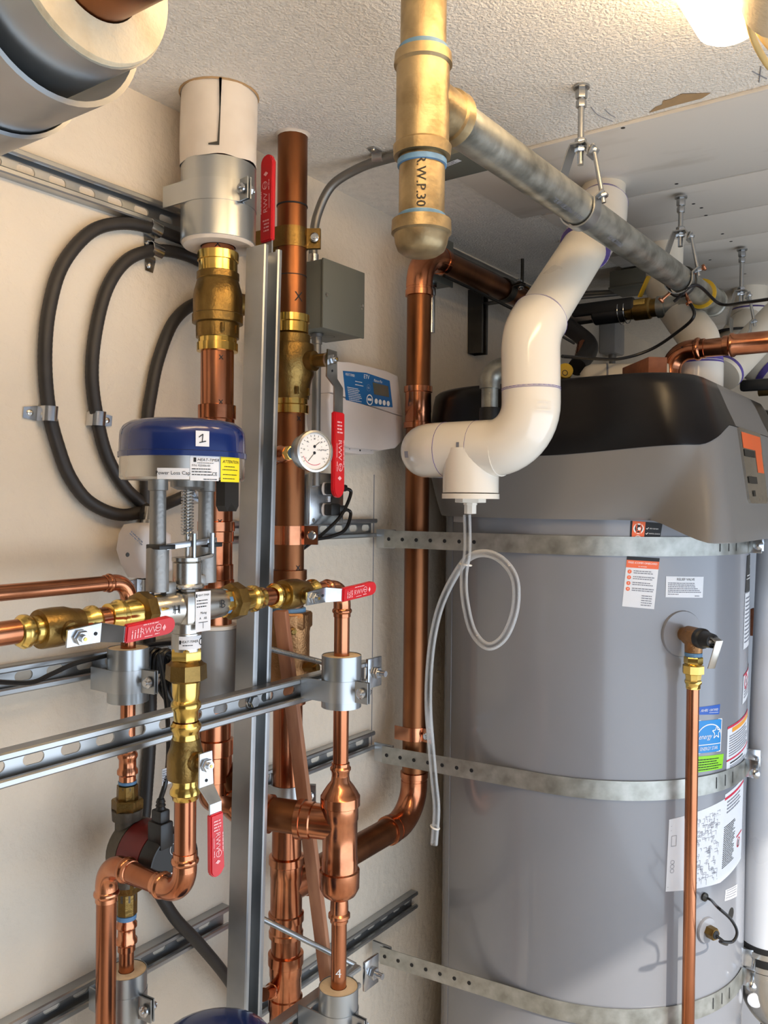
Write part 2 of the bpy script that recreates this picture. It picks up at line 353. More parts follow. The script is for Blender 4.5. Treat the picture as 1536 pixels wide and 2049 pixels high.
def lever(root, o, L_, N_, length, grip0, w=.02, bend=.02, flip=1, knee=.045, face=1):
    """flat steel quarter turn handle with a red vinyl grip"""
    o, L_, N_ = V(o), V(L_).normalized(), V(N_).normalized(); W = L_.cross(N_)
    pl = G(); th = .0028
    pr = [(-.016, 0), (knee-.018, 0), (knee, bend), (length, bend)]
    vs = []; fs = []
    ws = [w*.5, w*.58, w*.48, w*.42]
    for (x, n), ww in zip(pr, ws):
        for s_ in (-1, 1):
            for q in (0, th): vs.append(o+L_*x+N_*(n+q)+W*(s_*ww))
    for i in range(3):
        k = i*4; l = k+4; fs += [(k, l, l+1, k+1), (k+2, k+3, l+3, l+2), (k, k+2, l+2, l), (k+1, l+1, l+3, k+3)]
    fs += [(0, 1, 3, 2), (12, 14, 15, 13)]
    pl.add(vs, fs)
    h = pl.build('lever', 'bright_zinc', root)
    n = G().hexa(o+N_*th, N_, .006, .0085); n.cyl(o+N_*.008, o+N_*.0125, .0045, 12); n.build('handle_nut', 'bright_zinc', h)
    G().cyl(o+N_*.0126, o+N_*.0132, .0022, 10).build('stem_end', 'brass', h)
    G().disc(plane(o+N_*th, L_, N_.cross(L_)), .02, 0, .0022, 10).build('stop_hole', 'ink', h)
    r = w*.55; pts = [(grip0, -r), (length-r*.2, -r)]
    for k in range(9): q = -PI/2+PI*k/8; pts.append((length-r*.2+math.cos(q)*r*.95, math.sin(q)*r))
    pts += [(grip0, r)]
    gb = bmesh.new(); T = .0085; nb = bend-(T-th)/2
    lo = [gb.verts.new(o+L_*x+W*y+N_*nb) for x, y in pts]; f = gb.faces.new(lo)
    ex = bmesh.ops.extrude_face_region(gb, geom=[f]); bmesh.ops.translate(gb, verts=[v for v in ex['geom'] if isinstance(v, bmesh.types.BMVert)], vec=N_*T)
    bmesh.ops.bevel(gb, geom=[e for e in gb.edges], offset=.0018, segments=2, affect='EDGES'); gb.verts.index_update()
    g = G().add([v.co.copy() for v in gb.verts], [[v.index for v in f.verts] for f in gb.faces]); gb.free()
    gr = g.build('grip', 'red', root)
    u = L_*flip; v = (N_*face).cross(u); mid = (grip0+length)/2; ln = length-grip0; nt = nb+T if face > 0 else nb
    sf = plane(o+N_*nt+L_*mid, u, v)
    t = G(); k = 1 if flip > 0 else -1
    t.text(sf, 'RWV', w*.54, ln*-.02, 0, align='CENTER'); t.rect(sf, -ln*.1, -w*.36, ln*.08, -w*.31)
    for i in range(4): t.print_lines(turned_up(plane(o+N_*nt+L_*mid+u*(-ln*.36+i*w*.2), u, v)), -w*.32, w*.1, w*.62, 1, .1, w*.09)
    t.print_lines(sf, -ln*.15, w*.46, ln*.36, 1, .1, w*.07)
    t.disc(sf, ln*.2, w*.08, w*.24, 18, ri=w*.19); t.print_lines(sf, ln*.15, w*.1, ln*.1, 1, .1, w*.07); t.print_lines(sf, ln*.13, -w*.26, ln*.14, 1, .1, w*.07)
    t.poly(sf, [(ln*.34-w*.14, .0), (ln*.34, -w*.22), (ln*.34+w*.14, 0), (ln*.34, w*.22)])
    t.build('lettering', 'pink_ink', gr)
    return h
def mark(root, o, a, ref, R, txt='x', size=.012, m='ink'):
    G().text(around(o, a, ref, R, .0005), txt, size, align='CENTER').build('felt_pen_mark', m, root)
# ------------------------------------------------------------------ the setting
def slab(name, c, size, m):
    return tag(G().box(c, size).build(name, m), None, None, kind='structure')
slab('floor', (2.9, 1.05, -.05), (6.0, 5.6, .1), 'floor')
slab('wall_left', (-.06, 1.05, 1.1), (.12, 5.6, 2.4), 'wall')
slab('wall_back', (1.03, 3.76, 1.1), (2.3, .12, 2.4), 'wall')
slab('wall_front', (1.03, -1.66, 1.1), (2.3, .12, 2.4), 'dark_wall')
g = G()
g.box((2.12, -1.3, 1.1), (.12, .8, 2.4)); g.box((2.12, 3.16, 1.1), (.12, 1.08, 2.4)); g.box((2.12, .86, 2.09), (.12, 3.52, .38))
tag(g.build('wall_right', 'dull_wall'), None, None, kind='structure')
ceil = slab('ceiling', (1.03, 1.05, 2.22), (2.3, 5.5, .12), 'ceiling')
seams = [1.43, 1.775, 1.983, 2.18, 2.44, 2.70, 2.96, 3.22, 3.48, 3.69]
for i in range(len(seams)-1):   # boards nailed under the ceiling
    a, b = seams[i], seams[i+1]
    gg = G(); gg.box((1.13+.05*(i % 2), (a+b)/2, 2.1565), (1.76, b-a-.0065, .0068), bev=.001); gg.build('plank', 'plank', ceil)
g = G()
for px in [(0.6076,1.4403,2.153),(0.6079,1.7523,2.153),(0.6042,1.8891,2.153),(0.6117,1.9242,2.153),(0.6069,1.9797,2.153),(0.5678,2.5406,2.153),(0.6046,2.1365,2.153),(0.6073,2.2088,2.153),(0.5225,2.3449,2.153)]:
    g.disc(plane((px[0], px[1], 2.1535), (1, 0, 0), (0, -1, 0)), 0, 0, .004, 10)
g.build('nail_hole', 'ink', ceil)['kind'] = 'stuff'
g = G(); g.add([(0.6587,1.4224,2.159),(0.6752,1.4074,2.159),(0.6856,1.4059,2.159),(0.6913,1.3929,2.159),(0.7047,1.3937,2.159),(0.7236,1.3862,2.159),(0.7627,1.4088,2.159),(0.7459,1.4197,2.159),(0.7027,1.4196,2.159)], [list(range(9))]); g.build('torn_paper', 'tan_paper', ceil)
g = G()
for l in ([(0.5864,1.3471,2.159),(0.5852,1.3814,2.159),(0.5967,1.4188,2.159)], [(0.6023,1.3687,2.159),(0.6027,1.391,2.159),(0.6064,1.407,2.159)], [(0.8322,1.3743,2.159),(0.8389,1.3935,2.159),(0.8455,1.4109,2.159)], [(0.8459,1.3658,2.159),(0.8399,1.3886,2.159),(0.833,1.4156,2.159)]):
    g.tube(spline(l, 4), .0006, 5)
g.build('pencil_mark', 'grey_ink', ceil)['kind'] = 'stuff'
# wall board joint by the corner rail
g = G(); g.box((.0006, 1.549, 1.25), (.0016, .0014, .62)); g.build('wall_joint', 'grey_ink', bpy.data.objects['wall_left'])

# ------------------------------------------------------------------ steel strut rails and the post
strut('upper wall rail of slotted zinc strut running to the white insulated pipe', (0, -.4, 1.969), (0, .99, 1.969), (1, 0, 0), h=.0206)
strut('middle wall rail of slotted zinc strut behind the black cable', (0, -.4, 1.243), (0, 1.02, 1.243), (1, 0, 0), h=.0206)
strut('low wall rail of zinc strut crossing behind the leftmost copper drop', (0, -.2, (0.012,0.8133,0.7339)[2]), (0, 1.09, (0.012,1.0679,0.7387)[2]), (1, 0, 0), h=.0206)
r1 = strut('short wall rail of slotted strut under the metal outlet box', (0, 1.09, 1.44), (0, 1.536, 1.44), (1, 0, 0), h=.0206)
r2 = strut('wall rail of zinc strut meeting the middle tank strap', (0, 1.07, .962), (0, 1.536, .962), (1, 0, 0), h=.0206)
r3 = strut('lowest wall rail of dusty zinc strut meeting the bottom tank strap', (0, 1.07, .53), (0, 1.72, .53), (1, 0, 0), h=.0206)
fr = strut('front rail of slotted zinc strut bolted across the steel post', (.2005, .1, 1.187), (.2005, 1.247, 1.187), (1, 0, 0), h=.0206)
lr = strut('lower front rail of zinc strut at the bottom beside the last insulated ring', (.2005, .92, (0.2,1.2777,0.6355)[2]), (.2005, 1.222, (0.2,1.2777,0.6355)[2]), (1, 0, 0), h=.0206)
post = strut('upright zinc strut post standing in front of the copper risers', (0.157,0.9683,0.6537), (0.157,1.001,1.9044), (1, 0, 0), slots=False, m='zinc')
base = G(); pb = V((0.157,0.9683,0.6537)); d = (V((0.157,1.001,1.9044))-pb).normalized()
# the post goes on down to the floor
strut('foot length of the upright strut post below the frame edge', (.157, pb.y-d.y/d.z*pb.z, .0), tuple(pb), (1, 0, 0), slots=False)
def plate_bolt(rail, x, y, z, sz=.042):
    p = G().box((x+.003, y, z), (.006, sz, sz+.012), bev=.001).build('square_washer', 'bright_zinc', rail)
    b = G().hexa((x+.006, y, z), (1, 0, 0), .009, .011); b.cyl((x+.01, y, z), (x+.03, y, z), .0055, 14); b.build('nut_and_rod', 'bright_zinc', rail)
plate_bolt(fr, .221, (0.22,1.2475,1.1911)[1], 1.187); plate_bolt(lr, .221, (0.22,1.2475,0.6303)[1], (0.22,1.2505,0.6345)[2])
b = G().lathe((.2035, (0.205,0.9508,1.1844)[1], 1.187), (1, 0, 0), [(0, .0125), (.003, .0125)], 20); b.hexa((.2065, (0.205,0.9508,1.1844)[1], 1.187), (1, 0, 0), .008, .0095); b.build('hex_bolt', 'bright_zinc', fr)
# threaded stand-off rods between post and front rails
for nm, a, b in (('threaded stand-off rod behind the middle insulated ring', (0.16,1.0135,1.2593), (0.205,1.1438,1.2152)), ('threaded stand-off rod crossing in front of the copper tee at the bottom', (0.16,0.9975,0.8241), (0.205,1.2275,0.6491))):
    a, b = V(a), V(b); n = int((b-a).length/.0022)
    g = G(); dd = (b-a).normalized(); g.lathe(a, dd, [(i*.0011, .0042 if i % 2 else .0049) for i in range(2*n)], 10)
    tag(g.build('threaded_rod', 'zinc'), nm, 'threaded rod')

# ------------------------------------------------------------------ foreground insulated pipe by the camera (top left)
t = thing('insulated_pipe', 'big insulated copper pipe end in the near top left corner', 'insulated pipe', (.655, .339, 1.845))
ax = (1, 0, 0); o = V((.0, .339, 1.845))
g = G().lathe(o+V((.06, 0, 0)), ax, [(0, .061), (.592, .061), (.592, .0595), (.06, .0595)], 48, caps=False); g.build('metal_jacket', 'jacket', t)
g = G().lathe(o+V((.06, 0, 0)), ax, [(0, .0595), (.595, .0595), (.597, .0585), (.597, .0345), (.2, .0345)], 48, caps=False); g.build('foam_insulation', 'insulation', t)
G().cyl(o, o+V((1.15, 0, 0)), .0335, 32).build('pipe', 'old_copper', t)
t = thing('pipe_saddle', 'half round zinc saddle under the near insulated pipe', 'pipe saddle', (.5, .339, 1.75))
def half(x0, x1, R, th, a0, a1, oo, name, m, par, n=26):
    vs = []; fs = []
    for k in range(n+1):
        q = a0+(a1-a0)*k/n
        for x in (x0, x1):
            for r in (R, R+th): vs.append(oo+V((x, math.cos(q)*r, math.sin(q)*r)))
    for k in range(n):
        i = k*4; j = i+4; fs += [(i, i+2, j+2, j), (i+1, j+1, j+3, i+3), (i, j, j+1, i+1), (i+2, i+3, j+3, j+2)]
    fs += [(0, 1, 3, 2), (n*4, n*4+2, n*4+3, n*4+1)]
    return G().add(vs, fs).build(name, m, par)
sag = o+V((0, .001, -.006))
half(.36, .612, .0650, .004, PI*1.0, PI*1.94, sag, 'saddle_shell', 'zinc', t)
half(.28, .540, .0705, .003, PI*.98, PI*1.9, sag, 'saddle_strap', 'zinc', t)

# ------------------------------------------------------------------ black flexible conduits looped on the wall, with their straps
RF = .0102
def flex(label, pts, tail=()):
    path = spline(list(pts)+list(tail), 9); g = G(); ribs = []
    # fine ribbing along the jacket
    L_ = 0; out = [path[0]]
    for a, b in zip(path, path[1:]):
        n = max(1, int((b-a).length/.003))
        out += [a.lerp(b, (k+1)/n) for k in range(n)]
    rr = [RF if i % 2 else RF*.975 for i in range(len(out))]
    g.tube(out, rr, 14); return tag(g.build('flexible_conduit', 'black_flex'), label, 'conduit')
flex('outermost black flexible conduit looping down the left wall', [(0.0125,0.9959,1.9404),(0.0125,0.952,1.9426),(0.0125,0.9051,1.9434),(0.0125,0.8464,1.9339),(0.0125,0.7918,1.9053),(0.0125,0.7451,1.8451),(0.0125,0.7233,1.7746),(0.0125,0.7173,1.7009),(0.0125,0.7241,1.6289),(0.0125,0.7383,1.5786),(0.0125,0.7595,1.5312),(0.0125,0.7945,1.4939),(0.0125,0.8498,1.4744),(0.0125,0.9088,1.4822),(0.0125,0.9559,1.4964)], [(0.03,0.9842,1.512)])
flex('middle black flexible conduit nested inside the outer loop', [(0.0125,1.0424,1.91),(0.0125,0.9794,1.9167),(0.0125,0.9156,1.9085),(0.0125,0.8611,1.8801),(0.0125,0.8239,1.8286),(0.0125,0.8035,1.7591),(0.0125,0.7968,1.6892),(0.0125,0.8071,1.6213),(0.0125,0.8257,1.5644),(0.0125,0.859,1.5182),(0.0125,0.8966,1.4887)], [(0.04,0.8786,1.4707)])
flex('innermost black flexible conduit running down behind the blue actuator', [(0.0125,1.218,1.8878),(0.0125,1.0978,1.8638),(0.0125,1.0139,1.8436),(0.0125,0.9586,1.8024),(0.0125,0.9253,1.7345),(0.0125,0.9093,1.6708),(0.0125,0.9016,1.6211),(0.0125,0.9003,1.5312),(0.0125,0.903,1.4412),(0.0125,0.9059,1.3343),(0.0125,0.912,1.2099),(0.0125,0.9119,1.1023),(0.0125,0.9045,1.0048),(0.0125,0.9008,0.9563)]+[(0.02,0.9044,0.891)]+[(0.034,0.9435,0.8052),(0.034,1.005,0.7286),(0.034,1.0774,0.6298),(0.034,1.1495,0.5068)])
tag(G().tube(spline([(0.013,1.2168,1.9405),(0.013,1.2602,1.9533),(0.013,1.3369,1.9727)], 6), RF, 12).build('flexible_conduit', 'black_flex'), 'upper black conduit stub behind the second copper riser', 'conduit')
tag(G().tube(spline([(0.013,1.1619,1.9047),(0.013,1.2171,1.9184),(0.013,1.3373,1.9503)], 6), RF, 12).build('flexible_conduit', 'black_flex'), 'lower black conduit stub behind the second copper riser', 'conduit')
def one_hole(label, c, run, tabdir, R=RF, m='bright_zinc', normal=(1, 0, 0)):
    """one-hole conduit strap: arched band over the conduit and a screwed tab"""
    c, run, tabdir, n = V(c), V(run).normalized(), V(tabdir).normalized(), V(normal); w_ = .011; th = .0012
    t = thing('conduit_strap', label, 'conduit strap', c, 'conduit straps')
    vs = []; fs = []; prof = []
    for k in range(13):
        q = PI*k/12; prof.append((-math.cos(q)*(R+.001), math.sin(q)*(R+.001)+R*1.23))
    prof = [(-R-.001, .001)]+prof+[(R+.001, .0015), (R+.004, .0012), (R+.024, .0012)]
    P = prof
    for i, (x, h) in enumerate(P):
        a = P[max(0, i-1)]; b = P[min(len(P)-1, i+1)]; tx, th_ = b[0]-a[0], b[1]-a[1]; l = math.hypot(tx, th_); nx, nh = -th_/l*th, tx/l*th
        ww = w_ if i < len(P)-1 else w_*.7
        for s_ in (-1, 1):
            for q in (0, 1): vs.append(c+tabdir*(x+nx*q)+n*(h+nh*q)+run*(s_*ww))
    for i in range(len(P)-1):
        k = i*4; l = k+4; fs += [(k, l, l+1, k+1), (k+2, k+3, l+3, l+2), (k, k+2, l+2, l), (k+1, l+1, l+3, k+3)]
    fs += [(0, 1, 3, 2), (len(P)*4-4, len(P)*4-2, len(P)*4-1, len(P)*4-3)]
    G().add(vs, fs).build('strap_band', m, t)
    s0 = c+tabdir*(R+.014)+n*.0022
    G().lathe(s0, n, [(0, .005), (.002, .0046), (.0035, .002)], 12).build('screw', 'stainless', t)
one_hole('zinc strap on the outer conduit loop, tab to the left', (0,)+(0.0125,0.7242,1.623)[1:], (0, .08, 1), (0, -1, 0))
one_hole('zinc strap on the middle conduit loop, tab to the right', (0,)+(0.0125,0.8071,1.6228)[1:], (0, .08, 1), (0, 1, .0))
one_hole('uppermost zinc conduit strap beside the white insulated pipe', (0,)+(0.0125,0.9132,1.9447)[1:], (0, 1, -.2), (0, -.1, -1))
one_hole('second zinc conduit strap just under the uppermost one', (0,)+(0.0125,0.9156,1.9085)[1:], (0, 1, -.1), (0, -.1, -1))
# white plastic valve motor hanging from the middle conduit
t = thing('motor_head', 'white rounded plastic valve motor on the end of the middle conduit', 'valve motor', (0.05,0.8615,1.3805))
pl = [(0.8322,1.46),(0.8558,1.4627),(0.8883,1.4463),(0.8928,1.3871),(0.871,1.3789),(0.8403,1.3779),(0.8271,1.3987),(0.8186,1.4221),(0.823,1.4464)]
pillow(pl, (.045, 0, 0), (0, 1, 0), (0, 0, 1), (1, 0, 0), .05, .014, .012).build('housing', 'white_plastic', t, angle=50)
g = G().lathe((0.06,0.8674,1.4578), (0, .15, 1), [(-.004, .012), (.008, .012), (.009, .009), (.03, .009)], 18); g.build('conduit_elbow', 'stainless', t)
G().print_lines(plane((0.0952,0.8067,1.4523), (0, .75, -.6), (0, .6, .75)), 0, 0, .03, 2, .0035, .002).build('lettering', 'grey_ink', t)
G().lathe((0.0945,0.8012,1.4168), (1, 0, 0), [(0, .0035), (.001, .003)], 12).build('screw', 'dark_iron', t)
one_hole('zinc strap on the innermost conduit below the white motor', (0,)+(0.0125,0.9047,1.3575)[1:], (0, 0, 1), (0, -1, 0))
# ------------------------------------------------------------------ leftmost large copper riser
X1, Y1 = .1, .973
t = thing('copper_riser', 'leftmost large copper riser coming down out of white insulation', 'copper pipe', (X1, Y1, .95))
pipe_run(t, [(X1, Y1, 2.1), (X1, Y1, 1.0107), (X1+.012, Y1+.02, 1.0041)], .027, .01, skip=(0,))
G().lathe((X1, Y1, 0), (0, 0, 1), [(1.9133,0.0285),(1.9125,0.056),(1.9158,0.0585),(1.9337,0.0592)], 40, caps=False).build('insulation_end', 'white_wrap', t)
G().lathe((X1, Y1, 0), (0, 0, 1), [(1.9182,0.0594),(1.9182,0.0606),(2.0413,0.0606),(2.0413,0.0594)], 48).build('metal_jacket', 'jacket', t)
g = G(); n = 40; vs = []; fs = []
rows = [(2.0413,0.0612),(2.0722,0.0618),(2.1129,0.0622),(2.1552,0.0616)]
for i, (z, r) in enumerate(rows):
    for k in range(n):
        q = 2*PI*k/n; dz = (.002*math.sin(q*1.0+1.0)+.0012*math.sin(q*7)) if i == 0 else 0; rr = r+.0012*math.sin(q*5+i)
        vs.append((X1+math.cos(q)*rr, Y1+math.sin(q)*rr, (2.1595 if i == 3 else z)+dz))
for i in range(3):
    for k in range(n): fs.append((i*n+k, i*n+(k+1) % n, (i+1)*n+(k+1) % n, (i+1)*n+k))
wr = G().add(vs, fs).build('jacket_paper', 'white_wrap', t)
sfw = around((X1, Y1, 2.1048), (0, 0, 1), (.58, -.815, 0), .0635, .0004)
G().poly(sfw, [(.012, .055), (.016, .055), (.013, .01), (.010, -.045), (-.004, -.048), (-.004, -.0505), (.013, -.0505), (.0145, 0)]).build('tear', 'dark_iron', wr)
G().lathe((X1, Y1, 0), (0, 0, 1), [(2.1575, .0625), (2.159, .0635), (2.1599, .065)], 30, caps=False).build('ceiling_collar', 'tan_paper', t)
press_end((X1, Y1, 1.6327), (0, 0, 1), .027, 'coupling', 'fitting', t, 'collar')
def coupling(root, x, y, rows, m='fitting', name='coupling'): return G().lathe((x, y, 0), (0, 0, 1), rows, 30).build(name, m, root)
coupling(t, X1, Y1, [(1.5818,0.0275),(1.5827,0.029),(1.6311,0.029),(1.6327,0.031),(1.6426,0.031),(1.6434,0.0275)])
coupling(t, X1, Y1, [(1.3515,0.0275),(1.3523,0.0305),(1.368,0.0305),(1.3696,0.0288),(1.3927,0.0288),(1.3943,0.0272),(1.4297,0.0272),(1.4314,0.0288),(1.447,0.0288),(1.4487,0.0305),(1.4635,0.0305),(1.4651,0.0275)])
coupling(t, X1, Y1, [(1.0373,0.028),(1.0381,0.029),(1.0787,0.029),(1.0804,0.031),(1.1052,0.031),(1.1069,0.0275)])
G().lathe((X1, Y1, 0), (0, 0, 1), [(1.1549,0.028),(1.1557,0.036),(1.288,0.036),(1.2888,0.0345),(1.2904,0.028)], 36).build('lower_insulation', 'grey_jacket', t)
G().lathe((X1, Y1, 0), (0, 0, 1), [(1.2888,0.028),(1.2889,0.0362),(1.2946,0.0362),(1.2954,0.028)], 36).build('insulation_ring', 'white_wrap', t)
for row, s in ((718, 'x'), (805, 'x'), (1038, 'x')): mark(t, (X1, Y1, 1.7294+(720-row)*.00083), (0, 0, 1), (.85, -.5, 0), .0272, s, .016)
for row in (500, ): mark(t, (X1, Y1, 1.9109), (0, 0, 1), (.7, -.7, 0), .0272, 'X', .014)
clamp('flat zinc clamp round the jacket of the white insulated pipe', (X1, Y1, 1.9892), .0615, .036, .034, 'jacket', ear=-10)
# ball valves on the two large risers
def big_valve(label, x, y, rows_body, rows_top, rows_bot, stem_z, lev_dir, length, grip0, loc, N_=(.15, 1, 0), face=-1, w=.024):
    N_ = V(N_).normalized(); ax = V((x, y, stem_z))
    t = thing('ball_valve', label, 'ball valve', loc)
    coupling(t, x, y, rows_body, 'dull_brass', 'valve_body'); coupling(t, x, y, rows_top, 'brass', 'upper_press_end'); coupling(t, x, y, rows_bot, 'brass', 'lower_press_end')
    G().lathe(ax+N_*.03, N_, [(0, .02), (.022, .018), (.023, .012), (.05, .012)], 24).build('stem_boss', 'dull_brass', t)
    lever(t, ax+N_*.086, (0, 0, lev_dir), N_, length, grip0, w, .014, 1 if face < 0 else -lev_dir, .05, face)
    g = G().lathe(ax+N_*.077, N_, [(0, .013), (.004, .013), (.005, .009), (.009, .009)], 18); g.build('gland_nut', 'stainless', t)
    for s_ in (-1, 1): G().box((x+.0335, y-.015*s_-.006, rows_body[1][0]+.012), (.006, .005, .014), bev=.001).build('body_rib', 'dull_brass', t)
    return t
v1 = big_valve('brass ball valve with raised red lever under the white insulation', X1, Y1,
    [(1.7638,0.028),(1.7646,0.035),(1.7867,0.0352),(1.7883,0.0412),(1.8014,0.0415),(1.8031,0.04),(1.8292,0.04),(1.8407,0.0385),(1.8554,0.0345),(1.8586,0.033),(1.8603,0.0345),(1.8701,0.0345),(1.8733,0.028)],
    [(1.8709,0.028),(1.8717,0.0315),(1.8889,0.0315),(1.8897,0.0335),(1.9035,0.0335),(1.9052,0.028)], [(1.7417,0.028),(1.7425,0.0335),(1.7556,0.0335),(1.7564,0.0315),(1.772,0.0315),(1.7728,0.028)],
    1.8276, 1, .255, .118, (X1, Y1, 1.78), w=.029)
# ------------------------------------------------------------------ second large copper riser
X2, Y2 = .1, 1.153
t = thing('copper_riser', 'tall brown copper riser right of the steel post, second from the left', 'copper pipe', (X2, Y2, .5))
G().cyl((X2, Y2, 1.36), (X2, Y2, 2.1599), .027, 32).build('upper_pipe', 'old_copper', t)
G().cyl((X2, Y2, .2), (X2, Y2, 1.34), .027, 32).build('lower_pipe', 'copper', t)
G().lathe((X2, Y2, 0), (0, 0, 1), [(2.156, .0278), (2.1585, .0295), (2.1599, .033)], 17, caps=False).build('torn_ceiling_edge', 'white_wrap', t)
coupling(t, X2, Y2, [(2.03, .0275), (2.0305, .0282), (2.0325, .0282), (2.033, .0275)], 'ink', 'pen_ring')
coupling(t, X2, Y2, [(1.9037,0.0272),(1.9038,0.0276),(1.9054,0.0276),(1.9055,0.0272)], 'ink', 'pen_ring')
mark(t, (X2, Y2, 1.8635), (0, 0, 1), (.95, -.35, 0), .0272, 'X', .024); mark(t, (X2, Y2, 1.6481), (0, 0, 1), (.97, -.25, 0), .0272, 'x', .018); mark(t, (X2, Y2, 1.38), (0, 0, 1), (.97, -.2, 0), .0272, 'x', .02)
coupling(t, X2, Y2, [(1.3371,0.0275),(1.338,0.0305),(1.3554,0.0305),(1.3563,0.0325),(1.3736,0.0325),(1.3745,0.0275)], 'old_copper')
coupling(t, X2, Y2, [(1.2952,0.0275),(1.2961,0.0312),(1.3043,0.0312),(1.3061,0.0275)], 'blue_tape', 'blue_thread_seal')
st = G().lathe((X2, Y2, 0), (0, 0, 1), [(1.1619,0.0275),(1.1628,0.034),(1.1865,0.0385),(1.1929,0.0395),(1.2094,0.0385),(1.2623,0.0385),(1.266,0.0395),(1.2934,0.0395),(1.2952,0.036),(1.2961,0.0275)], 32).build('bronze_check_body', 'bronze', t)
G().hexa((X2, Y2, 1.2678), (0, 0, 1), .03, .0435, ph=.3).build('hex_flats', 'bronze', t)
G().lathe((X2+.028, Y2-.022, 1.2678), (.75, -.6, 0), [(0, .007), (.012, .007), (.013, .004), (.018, .004)], 6).build('plug', 'dull_brass', t)
g = G().lathe((X2+.026, Y2+.0, 1.1984), (.9, .2, .12), [(0, .009), (.02, .009), (.021, .011), (.032, .011)], 6); g.lathe((X2+.056, Y2+.007, 1.1993), (.9, .2, .12), [(0, .008), (.008, .008), (.009, .005)], 14); g.build('drain_plug', 'dull_brass', t)
coupling(t, X2, Y2, [(1.1289,0.0275),(1.1299,0.0325),(1.1381,0.0325),(1.1399,0.0305),(1.1591,0.0305),(1.161,0.0275)], 'fitting')
coupling(t, X2, Y2, [(0.7031,0.0275),(0.704,0.0315),(0.7123,0.0315),(0.7141,0.0295),(0.7307,0.0295),(0.7325,0.0325),(0.7454,0.0325),(0.7472,0.0292),(0.8135,0.0292),(0.8153,0.03),(0.8355,0.03),(0.8374,0.0325),(0.8503,0.0325),(0.8521,0.0275)], 'fitting', 'tee')
coupling(t, X2, Y2, [(0.5398,0.0292),(0.5573,0.0292),(0.5684,0.0292),(0.5703,0.0315),(0.5924,0.0315),(0.5943,0.0288),(0.6312,0.0288),(0.633,0.03),(0.6514,0.03),(0.6533,0.0325),(0.6717,0.0325),(0.6736,0.0275)], 'fitting', 'reducing_tee')
zt = 0.7923
br = G().lathe((X2, Y2, zt), (.05, 1, 0), [(.0, .029), (.045, .029), (.047, .0325), (.058, .0325), (.06, .0275)], 28).build('tee_branch', 'fitting', t)
g = G(); p0 = V((0.085,1.1385,0.6042)); p1 = V((0.17,0.9889,0.6866)); dd = (p1-p0); g.lathe(p0, dd, [(-.01, .0125), (.012, .0125), (.013, .0145), (.019, .0145), (.02, .0125), (.03, .0125), (.031, .011), (.09, .011)], 20); g.build('small_branch', 'fitting', t)
v2 = big_valve('brass ball valve with lowered red lever, between grey box and gauge', X2, Y2,
    [(1.6825,0.028),(1.6834,0.0335),(1.697,0.0345),(1.7115,0.0365),(1.7188,0.0385),(1.726,0.0425),(1.7785,0.0428),(1.7821,0.0415),(1.783,0.035),(1.7984,0.0348),(1.8029,0.028)],
    [(1.802,0.028),(1.8029,0.0315),(1.8201,0.0315),(1.8219,0.0335),(1.8346,0.0335),(1.8364,0.0275)], [(1.6562,0.0275),(1.6571,0.0335),(1.6716,0.0335),(1.6735,0.0315),(1.6852,0.0315),(1.6861,0.028)],
    1.7495, -1, .232, .094, (X2, Y2, 1.7), (1, .12, 0), 1, .030)
clamp('brassy zinc clamp high on the brown copper riser', (X2, Y2, 1.9727), .0285, -.0, .036, 'dull_brass', ear=30)
clamp('copper coloured clamp holding the brown riser to the short rail', (X2, Y2, 1.437), .0285, .018, .034, 'fitting', ear=30)
clamp('zinc clamp low on the second copper riser behind the wood strip', (X2, Y2, .965), .0285, .036, .036, 'zinc', ear=30)
# ------------------------------------------------------------------ back copper pipe in the tank corner
X3, Y3 = .1, 1.576
zb = zt
t = thing('copper_riser', 'brown copper pipe in the corner left of the grey tank', 'copper pipe', (X3, Y3, 1.0))
zc = 2.055-.0
pipe_run(t, [(X2+.003, Y2+.06, zb), (X3, Y3, zb+.003), (X3, Y3, zc), (X3-.004, 2.2, zc)], .027, [.075, .072], 'old_copper', 'fitting', 'collar')
coupling(t, X3, Y3, [(1.6619,0.0272),(1.663,0.0318),(1.6752,0.0318),(1.6764,0.0292),(1.6974,0.029),(1.6986,0.0296),(1.7263,0.029),(1.7418,0.0292),(1.7429,0.0318),(1.7552,0.0318),(1.7563,0.0272)])
mark(t, (X3, Y3, 0.886), (0, 0, 1), (.85, -.5, 0), .0272, 'x', .02)
clamp('copper coloured clamp on the corner pipe above the middle tank strap', (X3, Y3, .985), .0285, .065, .03, 'fitting', ear=-10)
# ------------------------------------------------------------------ branch from first riser to the front tee, and the front drop
XR, YR = .28, 1.081
zT = 0.9726
t = thing('copper_branch', 'large horizontal copper branch running from the leftmost riser to the front tee', 'copper pipe', (.19, 1.06, zT))
pipe_run(t, [(X1+.004, Y1+.008, zT+.075), (X1+.014, 1.02, zT+.004), (XR-.03, YR-.008, zT)], .0272, .04, 'old_copper', 'fitting', 'collar')
t = thing('copper_tee', 'fat copper reducing tee on the front drop pipe', 'pipe fitting', (XR, YR, 0.823))
coupling(t, XR, YR, [(0.8493,0.0125),(0.851,0.0175),(0.8576,0.027),(0.8683,0.0325),(0.897,0.033),(0.8987,0.0298),(0.9176,0.0295),(0.9192,0.0285),(0.9791,0.0285),(0.9808,0.0298),(1.0021,0.0298),(1.0038,0.0325),(1.0185,0.0325),(1.0202,0.031),(1.0251,0.0285),(1.0349,0.022),(1.0431,0.0155),(1.0546,0.0138),(1.0562,0.0125)], 'fitting', 'tee_body')
G().lathe((XR, YR, zT), (-.166, -.061, 0), [(0, .028), (.045, .028), (.047, .0298), (.062, .0298), (.063, .0322), (.072, .0322), (.073, .0275)], 30).build('tee_branch', 'fitting', t)
